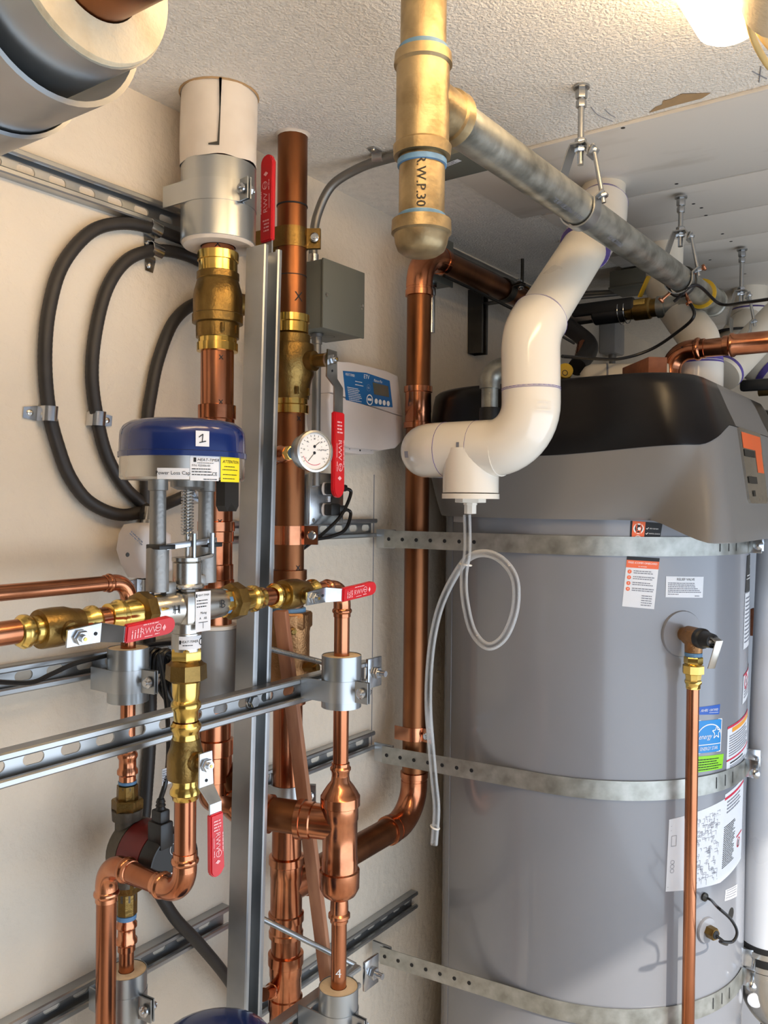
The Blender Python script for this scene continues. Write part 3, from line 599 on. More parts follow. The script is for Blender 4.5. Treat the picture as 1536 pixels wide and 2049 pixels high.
G().lathe((XR, YR, 1.0546), (0, 0, 1), [(-.004, .0142), (.004, .0150), (.007, .0172), (.010, .0172), (.013, .0148), (.018, .0148), (.019, .0127)], 24).build('upper_press_bead', 'fitting', t)
G().lathe((XR, YR, 0.8477), (0, 0, -1), [(-.006, .0142), (.012, .0150), (.020, .0150), (.023, .0180), (.028, .0180), (.031, .0150), (.036, .0148), (.037, .0127)], 24).build('lower_press_bead', 'fitting', t)
t = thing('copper_drop', 'slim copper drop pipe through the insulated ring and the fat tee', 'copper pipe', (XR, YR, .6))
zl = 1.359
pipe_run(t, [(XR, 1.005, zl), (XR, YR, zl), (XR, YR, .45)], .0127, .028)
mark(t, (XR, YR, 0.7324), (0, 0, 1), (.6, -.8, 0), .0129, '4', .02, 'white_ink')
def ring(label, x, y, rows, R, loc, m='jacket', ins='insulation', r=.0127):
    t = thing('insulation_ring', label, 'pipe insulation', loc)
    zb_, zt_ = rows
    G().lathe((x, y, 0), (0, 0, 1), [(zb_, R-.0012), (zb_, R), (zt_, R), (zt_, R-.0012)], 44, caps=False).build('metal_jacket', m, t)
    G().lathe((x, y, 0), (0, 0, 1), [(zb_+.001, r+.0006), (zb_+.001, R-.0013), (zt_-.001, R-.0013), (zt_-.001, r+.0006)], 44, caps=False).build('foam', ins, t)
    return t
ring('jacketed insulation ring held on the front strut rail', XR, YR, (1.1651, 1.2492), .0325, (XR, YR, 1.18))
ring('lowest right insulation ring beside the square washer', XR, YR, (.60, 0.706), .0325, (XR, YR, .65))
clamp('zinc clamp round the insulation ring on the front rail', (XR, YR, 1.1937), .0333, .222, .034, 'zinc', ear=-2)
clamp('zinc clamp round the lowest right insulation ring at the picture edge', (XR, YR, 0.6541), .0333, .222, .034, 'zinc', ear=-2)
# ------------------------------------------------------------------ horizontal line through the three way valve
t = thing('copper_line', 'front copper line with brass ends feeding the mixing valve from the left', 'copper pipe', (XR, .5, zl))
G().cyl((XR, -.35, zl-.0205), (XR, .70, zl), .0133, 24).build('pipe', 'copper', t)
def small_valve(label, o, a, R, stem, L_, N_, length, grip0, flip, loc, gl=(.058, .058), w=.0195, body='dull_brass', bend=.018):
    t = thing('ball_valve', label, 'ball valve', loc); o, a = V(o), V(a).normalized(); l1, l2 = gl
    G().lathe(o, a, [(-.026, R*1.2), (-.0255, R*1.62), (-.023, R*1.68), (-.006, R*1.7), (.006, R*1.66), (.016, R*1.42), (.0265, R*1.3), (.027, R*1.1)], 28).build('valve_body', body, t)
    for s_, l in ((-1, l1), (1, l2)):
        G().lathe(o+a*(s_*.024), a*s_, [(0, R*1.22), (.004, R*1.22), (.008, R*1.18), (.012, R*1.22), (.016, R*1.40), (.021, R*1.42), (.025, R*1.2), (l-.024, R*1.16), (l-.023, R*1.02)], 26).build('press_end', 'brass', t)
    N_ = V(N_).normalized(); s0 = o+N_*(R*1.3)
    G().lathe(s0, N_, [(0, R*.95), (.008, R*.9), (.009, R*.55), (.022, R*.55)], 16).build('stem_boss', 'dull_brass', t)
    lever(t, s0+N_*.02, L_, N_, length, grip0, w, bend, flip)
    return t
yv = (0.28,0.5647,1.3478)[1]
small_valve('brass ball valve with red lever left of the mixing valve', (XR, yv, zl-.004), (0, 1, .02), .0133, None, (0, 1, .05), (1, 0, -.20), (0.34,0.6747,1.3487)[1]-yv, .046, 1, (XR, yv, zl-.03), (.05, .05))
yc = (0.28,0.963,1.3616)[1]
small_valve('brass ball valve with red lever in front of the brown riser', (XR, yc, zl), (0, 1, 0), .0133, None, (0, 1, .06), (1, 0, -.08), .122, .044, 1, (XR, yc, zl-.03), (.046, .04))
t = thing('copper_stub', 'short copper stub between the mixing valve union and the right ball valve', 'copper pipe', (XR, .88, zl))
G().cyl((XR, .80, zl), (XR, .955, zl), .0133, 24).build('pipe', 'copper', t)
# three way mixing valve with blue actuator
YF = .752
t = thing('mixing_valve', 'nickel three way valve body under the blue actuator', 'valve', (XR, YF, 1.30))
G().lathe((XR, .685, zl), (0, 1, 0), [(0, .0165), (.004, .0195), (.03, .021), (.06, .0235), (.075, .0235), (.105, .021), (.127, .0195), (.131, .0165)], 32).build('valve_barrel', 'stainless', t)
G().box((XR+.008, YF, zl), (.036, .042, .042), bev=.006).build('valve_block', 'stainless', t)
coupling(t, XR, YF, [(1.3014,0.0165),(1.3021,0.0195),(1.3251,0.0195),(1.3257,0.018),(1.3454,0.018)], 'stainless', 'lower_neck')
coupling(t, XR, YF, [(1.3605,0.0165),(1.3782,0.0165),(1.3815,0.0155),(1.388,0.0155),(1.3894,0.0185),(1.4169,0.0185),(1.4182,0.0165),(1.4195,0.0195),(1.4241,0.0195),(1.4254,0.006)], 'stainless', 'bonnet')
G().torus((XR, YF, 1.3867), (0, 0, 1), .0195, .0035).build('snap_ring', 'bright_zinc', t)
sfp = plane((XR+.0262, YF+.004, zl), (0, 1, 0), (0, 0, 1))
g = G().rect(sfp, -.013, -.03, .013, .022); lb = g.build('label_plate', 'paper', t)
g = G(); s2_ = plane((XR+.0265, YF+.004, zl), (0, 1, 0), (0, 0, 1)); g.text(s2_, 'HEAT-TIMER', .0036, 0, .017, align='CENTER', shear=.2); g.rect(s2_, -.0125, .0145, -.0105, .019); g.print_lines(s2_, -.011, .011, .02, 3, .004, .0013); g.text(s2_, 'Mixing', .0042, 0, -.006, align='CENTER', shear=.3); g.text(s2_, 'A    AB', .0042, 0, -.013, align='CENTER'); g.line(s2_, [(-.008, -.018), (.008, -.018)], .0007); g.line(s2_, [(0, -.018), (0, -.026)], .0007); g.build('lettering', 'ink', lb)
sc = around((XR, YF, 1.3139), (0, 0, 1), (.87, -.5, 0), .0195, .0004)
g = G().rect(sc, -.014, -.008, .02, .009, 8); lb = g.build('neck_label', 'paper', t); g = G(); sc = around((XR, YF, 1.3139), (0, 0, 1), (.87, -.5, 0), .0195, .0008); g.text(sc, 'HEAT-TIMER', .0045, .0, .002, align='CENTER', shear=.2); g.rect(sc, -.0135, -.001, -.011, .004); g.text(sc, 'C', .014, .0135, 0); g.print_lines(sc, -.009, -.002, .018, 1, .003, .001); g.build('lettering', 'ink', lb)
for yy, s in ((.717, 'H'), (.795, 'B')): G().text(turned_up(around((XR, yy, zl), (0, 1, 0), (1, 0, .05), .0222, .0006)), s, .016, align='CENTER').build('felt_pen_mark', 'ink', t)
def union_(label, o, a, R, sc_=1.0):
    t = thing('pipe_union', label, 'pipe union', o); o, a = V(o), V(a).normalized()
    G().hexa(o-a*.031*sc_, a, .016*sc_, R*1.55, ph=.2).build('hex_end', 'brass', t)
    G().lathe(o-a*.016*sc_, a, [(0, R*1.35), (.004, R*1.6), (.006, R*1.9), (.024*sc_, R*1.95), (.027*sc_, R*1.6), (.028*sc_, R*1.3)], 8).build('union_nut', 'dull_brass', t)
    G().lathe(o+a*.01*sc_, a, [(0, R*1.35), (.018*sc_, R*1.3), (.024*sc_, R*1.2), (.028*sc_, R*1.42), (.034*sc_, R*1.42), (.038*sc_, R*1.2), (.05*sc_, R*1.16), (.051*sc_, R)], 26).build('press_end', 'brass', t)
    return t
union_('brass union on the left side of the mixing valve', (XR, (0.28,0.6807,1.3561)[1], zl), (0, -1, 0), .0135, .85)
union_('brass union on the right side of the mixing valve', (XR, (0.28,0.8376,1.3572)[1], zl), (0, 1, 0), .0135, .9)
union_('large brass union nut below the mixing valve', (XR, YF, 1.2732), (0, 0, -1), .0138, 1.05)
tag(G().lathe((XR, YF, 0), (0, 0, 1), [(1.2929,0.0145),(1.2935,0.0175),(1.3008,0.0175),(1.3014,0.015)], 26).build('thread_seal', 'blue_tape'), 'ring of blue thread sealant under the mixing valve neck', 'thread sealant')
for k, yy in enumerate((.681, .8165)): tag(G().lathe((XR, yy, zl), (0, 1, 0), [(-.004, .014), (-.003, .0185), (.003, .0185), (.004, .014)], 24).build('thread_seal', 'blue_tape'), ('pale blue thread sealant at the left port of the mixing valve', 'pale blue thread sealant at the right port of the mixing valve')[k], 'thread sealant')
t = thing('copper_drop', 'front copper drop below the mixing valve with two elbows', 'copper pipe', (XR, YF, .9))
zq = 0.9796; XL = .113
pipe_run(t, [(XR, YF, 1.2469), (XR, YF, zq), (XL, YF+.002, zq), (XL, YF+.002, .3)], .0143, .034)
mark(t, (XR, YF, 1.2251), (0, 0, 1), (.6, -.8, 0), .0145, 'x', .012)
small_valve('brass ball valve with hanging red lever on the front drop', (XR, YF, 1.1593), (0, 0, 1), .0143, None, (0, .02, -1), (1, -.05, 0), .132, .058, 1, (XR, YF, 1.1593), (.053, .044))
t = thing('valve_actuator', 'blue capped valve actuator numbered 1 above the mixing valve', 'actuator', (XR, YF, 1.5223))
zA0, zA1, zA2 = 1.5242, 1.553, 1.6
YA = YF-.008
coupling(t, XR, YA, [(zA0, .02), (zA0, .077), (zA0+.003, .0795), (zA1, .0795), (zA1, .05)], 'stainless', 'base_drum')
coupling(t, XR, YA, [(zA1, .05), (zA1, .0818), (zA1+.0065, .0818), (zA1+.0075, .0802), (zA2-.020, .0795), (zA2-.013, .0785), (zA2-.006, .0745), (zA2-.001, .067), (zA2+.002, .05), (zA2+.003, 0.002)], 'blue', 'cap')
sa = lambda e: around((XR, YA, (zA0+zA1)/2), (0, 0, 1), (.69, -.72, 0), .0795, e)
a0 = .0
def curved_label(name, x0, y0, x1, y1, m, fn, im='ink'):
    lb = G().rect(sa(.0004), x0, y0, x1, y1, 10).build(name, m, t); g = G(); fn(g, sa(.0008)); g.build('lettering', im, lb)
hh = (zA1-zA0)/2
def f1(g, s): g.text(s, 'Power Loss Cap', .0063, (-.021+.012)/2-.0005, -.007, align='CENTER')
curved_label('name_label', -.024, -.0145, .0145, -.001, 'paper', f1)
def f2(g, s):
    g.text(s, 'HEAT-TIMER', .0052, .024, .0095, shear=.25); g.rect(s, .0195, .0068, .0228, .0122); g.print_lines(s, .024, .0062, .026, 1, .01, .0007); g.text(s, 'P/N: 925006-00', .0036, .0175, .0025); g.print_lines(s, .0175, -.001, .032, 3, .0035, .0011); g.text(s, 'CE', .006, .043, -.0075); g.print_lines(s, .032, -.0135, .02, 1, .01, .0009)
curved_label('rating_label', .0155, -.0158, .0525, .0145, 'paper', f2)
def f3(g, s):
    g.text(s, 'ATTENTION', .0055, .0735, .0085, align='CENTER', shear=.3); g.print_lines(s, .061, .003, .024, 1, .01, .0009); g.print_lines(s, .058, -.001, .03, 1, .01, .0009); g.print_lines(s, .059, -.007, .028, 2, .005, .0009)
curved_label('warning_label', .0555, -.0165, .092, .015, 'yellow', f3)
s1_ = around((XR, YA, (zA1+zA2)/2-.001), (0, 0, 1), (.69, -.72, 0), .0797, .0012)
tg = G().rect(s1_, .022, -.011, .039, .008, 4).build('number_tag', 'paper', t); g = G(); s1_ = around((XR, YA, (zA1+zA2)/2-.001), (0, 0, 1), (.69, -.72, 0), .0797, .0018); g.line(s1_, [(.026, .0), (.031, .004), (.030, -.006)], .0011); g.line(s1_, [(.0265, -.0065), (.035, -.0045)], .0011); g.build('felt_pen_mark', 'ink', tg)
for yy, yb in ((YF-.045, 1184), (YF+.036, 1150)):
    zb_ = 1.3825 if yy < YF else 1.3887
    G().lathe((XR-.004, yy, 0), (0, 0, 1), [(zb_, .0145), (zb_+.055, .0142), (zb_+.058, .0105), (zA0-.014, .0102), (zA0-.013, .0125), (zA0+.001, .0125)], 22).build('yoke_leg', 'cast_aluminium', t)
    G().box((XR, yy+(.014 if yy < YF else -.012), zb_+.004), (.014, .018, .016), bev=.003).build('yoke_foot', 'cast_aluminium', t)
G().lathe((XR, YF, 0), (0, 0, 1), [(zA0-.012, .013), (zA0-.008, .022), (zA0+.001, .022)], 24).build('spring_seat', 'cast_aluminium', t)
zs0, zs1 = 1.4523, zA0-.01; n = 15*14
G().tube([(XR+math.cos(2*PI*k/14)*.0072, YF+math.sin(2*PI*k/14)*.0072, zs0+(zs1-zs0)*k/n) for k in range(n+1)], .0013, 6).build('spring', 'bright_zinc', t)
G().cyl((XR, YF, 1.4221), (XR, YF, zs1), .0034, 12).build('valve_stem', 'stainless', t)
zk = 1.4437
g = G(); g.bar((XR+.012, YF-.045, zk-.004), (XR+.012, YF+.04, zk+.002), .004, .008, (1, 0, 0)); g.build('cross_bar', 'bright_zinc', t)
g = G(); g.tube(fillet([(XR+.015, YF-.002, zk+.012), (XR+.015, YF-.002, zk-.022), (XR+.015, YF+.03, zk-.018), (XR+.015, YF+.03, zk+.012)], .004)[0], .0032, 8); g.build('stem_hook', 'bright_zinc', t)
for yy in (YF-.045, YF+.036): G().box((XR+.002, yy, zk-.004), (.026, .026, .006), bev=.001).build('rubber_stop', 'black', t)
g = G(); kn = V((XR+.062, YF+.004, zA0-.018))
g.prism([(-.017, .018), (-.017, -.014), (-.011, -.021), (-.006, -.015), (0, -.010), (.006, -.015), (.011, -.021), (.017, -.014), (.017, .018)], kn, (-.3, 1, 0), (0, 0, 1), (1, .3, 0), .012); g.build('cable_clip', 'black', t)
g = G(); g.cyl((0.2,0.8293,1.5065), (0.24,0.8118,1.51), .0145, 20); g.cyl((0.24,0.8118,1.51), (XR-.0, YF+.03, zA0+.002), .011, 18); g.build('conduit_connector', 'bright_zinc', t)
# second actuator at the bottom edge
t = thing('valve_actuator', 'second blue actuator cap just showing at the bottom edge', 'actuator', (.30, .79, .70))
zz = 0.7806
coupling(t, .30, .79, [(zz-.085, .05), (zz-.085, .0818), (zz-.078, .0818), (zz-.077, .08), (zz-.022, .0795), (zz-.014, .0785), (zz-.006, .0735), (zz-.001, .062), (zz, .04), (zz+.001, .002)], 'blue', 'cap')
coupling(t, .30, .79, [(zz-.13, .02), (zz-.13, .077), (zz-.086, .0795), (zz-.085, .05)], 'stainless', 'base_drum')
# ------------------------------------------------------------------ small left return with pump
XP, YP = .085, .811
t = thing('copper_return', 'thin copper return pipe coming in from the left and dropping to the pump', 'copper pipe', (XP, YP, .85))
zh = (0.085,0.6954,1.376)[2]
pipe_run(t, [(XP, -.3, zh-.004), (XP, YP, zh), (XP, YP, 1.0733)], .0111, .026)
G().lathe((XP, YP, 1.0959), (0, 0, 1), [(-.02, .0125), (-.012, .0125), (-.009, .0155), (-.004, .0155), (0, .0128), (.012, .0128), (.016, .0150), (.02, .0150), (.024, .0125)], 22).build('adapter', 'fitting', t)
t = thing('copper_return', 'thin copper pipe below the pump entering the lowest left insulation', 'copper pipe', (XP, YP, .7))
G().cyl((XP, YP, .6), (XP, YP, 0.8688), .0111, 22).build('pipe', 'copper', t)
G().lathe((XP, YP, 0.8438), (0, 0, 1), [(-.026, .0115), (-.025, .0132), (-.016, .0132), (-.013, .016), (-.008, .016), (-.004, .0132), (.008, .013), (.011, .0155), (.016, .0155), (.02, .0128), (.03, .0125)], 22).build('adapter', 'fitting', t)
ring('jacketed insulation ring clamped to the middle wall rail', XP, YP, (1.1963, 1.2769), .0305, (XP, YP, 1.2), r=.0111)
ring('lowest left insulation ring behind the leftmost copper drop', XP, YP, (.6, 0.7891), .0305, (XP, YP, .7), r=.0111)
clamp('zinc clamp round the insulation ring on the middle wall rail', (XP, YP, 1.2294), .0312, .037, .034, 'zinc', ear=8)
clamp('zinc clamp round the lowest left insulation ring', (XP, YP, 0.7434), .0312, .037, .034, 'jacket', ear=5)
zp = 0.9696
t = thing('circulator_pump', 'maroon circulator pump with black motor face behind the front drop', 'pump', (XP, YP, zp))
G().lathe((XP, YP, 0), (0, 0, 1), [(0.8954,0.0145),(0.9181,0.0145),(0.9196,0.022),(0.9333,0.022),(0.9348,0.018),(1.0165,0.018),(1.0181,0.022),(1.0332,0.023),(1.0347,0.0145),(1.068,0.0145),(1.0687,0.012)], 26).build('pump_casting', 'iron', t)
for row, nm in ((1612, 'upper_union_nut'), (1768, 'lower_union_nut')): G().hexa((XP, YP, 1.0309 if row == 1612 else 0.909), (0, 0, 1), .018, .0235, ph=.2).build(nm, 'dull_brass', t)
G().lathe((XP, YP, 0), (0, 0, 1), [(1.0279,0.016),(1.0286,0.0165),(1.0695,0.0155),(1.0702,0.012)], 8).build('upper_tailpiece', 'dull_brass', t)
G().lathe((XP, YP, 0), (0, 0, 1), [(0.8741,0.012),(0.8749,0.0155),(0.9067,0.0155),(0.9075,0.012)], 8).build('lower_tailpiece', 'dull_brass', t)
G().lathe((XP, YP, 0), (0, 0, 1), [(1.071,0.0112),(1.0714,0.0135),(1.0755,0.0135),(1.0763,0.0112)], 18).build('upper_thread_seal', 'blue_tape', t)
G().lathe((XP, YP, 0), (0, 0, 1), [(0.8665,0.0112),(0.8669,0.0145),(0.8734,0.0145),(0.8741,0.0112)], 18).build('lower_thread_seal', 'blue_tape', t)
yp2 = YP+.012
G().lathe((XP-.012, yp2, zp), (1, 0, 0), [(0, .03), (.006, .046), (.03, .048), (.031, .03)], 34).build('volute', 'iron', t)
G().lathe((XP+.019, yp2, zp), (1, 0, 0), [(0, .03), (.001, .0485), (.004, .0485), (.046, .0465), (.048, .03)], 36).build('motor_housing', 'maroon', t)
mf = G().lathe((XP+.066, yp2, zp), (1, 0, 0), [(0, .03), (.001, .0468), (.022, .0464), (.027, .0445), (.0275, .0425), (.026, .042), (.026, .002)], 36).build('motor_cover', 'black', t)
sp = plane((XP+.0926, yp2, zp), (0, 1, 0), (0, 0, 1))
g = G().rect(sp, -.036, -.020, .018, -.011); g.disc(sp, 0, .022, .009, 20, ri=.0084); g.print_lines(sp, -.028, -.0225, .045, 1, .01, .0016); g.line(sp, [(-.006, -.031), (.006, -.027), (.0, -.034), (-.008, -.026)], .001); g.build('faceplate_print', 'white_ink', mf)
G().rect(sp, -.006, .003, .006, .0045).build('status_light', 'led', mf)
for q in (.9, 2.3, 4.0, 5.4): G().lathe((XP+.019, yp2+math.cos(q)*.043, zp+math.sin(q)*.043), (1, 0, 0), [(0, .004), (.006, .004)], 12).build('screw', 'dark_iron', t)
g = G(); cp = V((0.165,0.8074,1.0155)); g.box(cp, (.03, .024, .038), bev=.003); g.box(cp+V((0, 0, .026)), (.022, .018, .02), bev=.003); g.lathe(cp+V((0, 0, .034)), (0, 0, 1), [(0, .008), (.006, .006), (.007, .0075), (.011, .0055), (.012, .007), (.017, .005)], 14); g.build('power_plug', 'black', t)
g = G().tube(spline([tuple(cp+V((0, 0, .05))), (0.17,0.8126,1.0936), (0.15,0.8339,1.1286), (0.12,0.856,1.1792), (0.1,0.8636,1.2288), (0.09,0.8649,1.2585)], 8), .0036, 8)
pc = g.build('power_cord', 'cable', t)
G().box((0.169,0.8144,1.098), (.002, .017, .024)).print_lines(plane((0.1712,0.8051,1.1081), (0, 1, 0), (0, 0, 1)), .0, .0, .014, 5, .0035, .0015, 1).build('cord_tag', ['paper', 'grey_ink'], pc)
# bunched cord behind the mixing valve, and the cable on the middle rail
g = G()
for k in range(5):
    g.tube(spline([(p[0]+.006*k, p[1]+.003*(k % 3), p[2]-.004*(k % 2)) for p in [(0.06,0.8722,1.2303),(0.06,0.874,1.2538),(0.06,0.8878,1.2598),(0.06,0.902,1.2482),(0.06,0.8982,1.2222),(0.06,0.8903,1.1994),(0.06,0.9046,1.1767),(0.06,0.9182,1.1579)]], 5), .0036, 7)
tag(g.build('cord_bundle', 'cable'), 'bundle of black cord tied behind the mixing valve neck', 'cord')
tag(G().tube(spline([(0.05,0.6145,1.2535),(0.05,0.6726,1.2423),(0.05,0.7035,1.2484),(0.05,0.7439,1.258),(0.05,0.7974,1.262),(0.05,0.8414,1.2651),(0.05,0.88,1.2677),(0.05,0.9416,1.2637)], 8), .0036, 8).build('cable', 'cable'), 'black cable lying along the middle wall rail', 'cable')
# ------------------------------------------------------------------ leaning wood strip, pressure gauge
a, b = V((0.152,1.0738,1.3111)), V((0.168,1.1893,0.6265))
tag(G().bar(a, b, .024, .014, (1, .25, 0), .0015).build('wood_strip', 'wood'), 'thin reddish wood strip leaning in front of the second riser', 'wood strip')
zg = 1.5873
t = thing('pressure_gauge', 'round steel temperature and pressure gauge on the brown riser', 'gauge', (X2+.05, Y2+.02, zg))
g = G(); na = V((.952, -.305, 0)); o = V((0.14,1.0574,1.577)); dd = na
G().cyl((X2, Y2-.01, o.z), tuple(o), .0115, 18).build('copper_stub', 'copper', t)
G().lathe(o, dd, [(-.018, .0155), (.0, .0157), (.004, .0185), (.010, .0185), (.014, .0145), (.028, .0125), (.036, .0142), (.046, .0146), (.052, .0125), (.062, .012)], 22).build('copper_adapter', 'fitting', t)
G().lathe(o+dd.normalized()*.062, dd, [(0, .0125), (.014, .0125), (.015, .011)], 6).build('brass_hex', 'brass', t)
G().lathe(o+dd.normalized()*.076, dd, [(0, .0105), (.036, .0105)], 14).build('thread_seal', 'blue_tape', t)
gc = o+na*.130
G().lathe(gc-na*.012, na, [(-.006, .011), (-.0055, .0265), (-.002, .0285), (.014, .0290), (.016, .0328), (.026, .0328), (.027, .0295), (.023, .0287), (.0222, .002)], 40).build('case', 'stainless', t)
u = V((0, 0, 1)).cross(na).normalized(); sg = lambda e: (lambda f: (lambda x, y: f(x*.83, y*.83)))(plane(gc+na*(.0104+e), u, (0, 0, 1)))
sg1 = plane(gc+na*.0108, u, (0, 0, 1))
dl = G().disc(sg1, 0, 0, .0285, 36).build('dial', 'dial', t)
g = G(); s_ = sg(.0009)
for k in range(17):
    q = math.radians(220-260*k/16); g.line(s_, [(math.cos(q)*.031, math.sin(q)*.031), (math.cos(q)*.0275, math.sin(q)*.0275)], .0008)
for k in range(9):
    q = math.radians(205-230*k/8); g.line(s_, [(math.cos(q)*.0165, .008+math.sin(q)*.0165), (math.cos(q)*.0145, .008+math.sin(q)*.0145)], .0006)
for k in range(7):
    q = math.radians(215-250*k/6); g.text(s_, str(20*k) if k else '0', .0044, math.cos(q)*.0235, math.sin(q)*.0235, align='CENTER')
g.text(s_, 'CALEFFI', .0042, .006, .003); g.line(s_, [(0, .009), (.011, .018)], .0011); g.line(s_, [(0, -.003), (-.014, -.019)], .0012); g.disc(s_, 0, .009, .003, 14); g.disc(s_, 0, -.003, .003, 14); g.build('scale_and_needles', 'ink', dl)
g = G(); s_ = sg(.0007)
for k in range(12):
    q = math.radians(-60-90*k/11); q2 = math.radians(-60-90*(k+1)/11); g.line(s_, [(math.cos(q)*.026, math.sin(q)*.026), (math.cos(q2)*.026, math.sin(q2)*.026)], .001)
g.build('red_scale', 'red_ink', dl)
# ------------------------------------------------------------------ galvanized drain pipe with tee and cap
XG, YG = .6, (0.6,0.814,1.9303)[1]
zg0 = (0.6,0.9164,1.9605)[2]; RG = .0262
t = thing('galvanized_pipe', 'upright galvanized pipe with tee and end cap hanging from the ceiling', 'galvanized pipe', (XG, YG, 1.76))
RW = [(2.0725,1),(2.0102,1),(1.996,1),(1.9079,1),(1.892,1),(1.8226,1),(1.8055,1),(1.7815,1)]
zt1, zt0, zc1, zc0 = RW[1][0], RW[4][0], RW[5][0], RW[7][0]
G().cyl((XG, YG, zc0+.02), (XG, YG, 2.1599), RG, 32).build('pipe', 'lamp_tinted_galvanized', t)
tee = G().lathe((XG, YG, 0), (0, 0, 1), [(zt0, RG), (zt0+.001, .0325), (zt0+.013, .0335), (zt0+.016, .0305), (zt1-.016, .0305), (zt1-.013, .0335), (zt1-.001, .0325), (zt1, RG)], 36).build('tee', 'lamp_tinted_galvanized', t)
G().lathe((XG, YG, zg0), (0, 1, 0), [(0, .0295), (.05, .0295), (.052, .0325), (.066, .0335), (.067, RG)], 32).build('tee_branch', 'lamp_tinted_galvanized', tee)
for z in (zt1+.003, zt0-.006): G().lathe((XG, YG, z), (0, 0, 1), [(-.004, RG), (-.003, .0283), (.003, .0283), (.004, RG)], 32).build('blue_thread_seal', 'blue_tape', t)
G().lathe((XG, YG+.071, zg0), (0, 1, 0), [(-.004, RG), (-.003, .0278), (.002, .0278), (.003, RG)], 32).build('blue_thread_seal', 'blue_tape', t)
cp = G().lathe((XG, YG, 0), (0, 0, 1), [(zc0, .002), (zc0+.001, .02), (zc0+.006, .027), (zc0+.014, .0300), (zc1-.018, .0315), (zc1-.016, .0345), (zc1-.002, .0340), (zc1, RG)], 36).build('end_cap', 'lamp_tinted_galvanized', t)
G().lathe((XG, YG, zc1+.002), (0, 0, 1), [(-.003, RG), (-.002, .0276), (.002, .0276), (.003, RG)], 32).build('blue_thread_seal', 'blue_tape', t)
tx = turned(around((XG, YG, (zt0+zc1)/2), (0, 0, 1), (.30, -.95, 0), RG+.0002))
g = G().text(tx, 'R.W.P.30', .0155, 0, .006, align='CENTER', sx=.98); g.build('stencilled_lettering', 'ink', t)
txt = turned(around((XG, YG, 2.11), (0, 0, 1), (.60, -.8, 0), RG+.0002)); G().text(turned_up(txt), 'R.W.P', .017, 0, .0, align='CENTER').build('stencilled_lettering', 'grey_ink', t)
yE = (0.6,1.9872,1.9652)[1]
t = thing('galvanized_pipe', 'long galvanized pipe hung along the ceiling on clevis hangers', 'galvanized pipe', (XG, 1.4, zg0-.03))
o = (XG, YG+.05, zg0)
zE = zg0+.016
G().cyl(o, (XG, yE, zE), RG, 32).build('pipe', 'galvanized', t)
ef = G(); ef.lathe((XG, yE-.01, zE), (0, 1, 0), [(0, RG), (.001, .033), (.012, .034), (.014, .031), (.09, .031), (.092, .034), (.104, .033)], 30); ef.build('end_tee', 'galvanized', t)
G().lathe((XG, yE-.016, zE), (0, 1, 0), [(0, RG), (.001, .0335), (.006, .0335), (.007, .03)], 28).build('sealant_ring', 'yellow_handle', t)
ta = turned(turned(turned_up(around((XG, 1.2, zg0+.006), (0, 1, 0), (.35, 0, -.9), RG+.0002))))
sfx = around((XG, 1.22, zg0+.004), (0, -1, 0), (-.2, 0, -.98), RG+.0002)
gg = G(); ss = lambda x, y: around((XG, 1.25, zg0+.005), (0, 1, 0), (.62, 0, -.78), RG+.0002)(y, x)
gg.text(ss, 'STEEL PIPE', .011, -.28, 0); gg.text(ss, 'MADE IN VIETNAM  A11303', .010, -.12, 0.004); gg.text(ss, 'SCH40 2000PSI', .010, .11, .002)
gg.build('faded_mill_lettering', 'grey_ink', t)
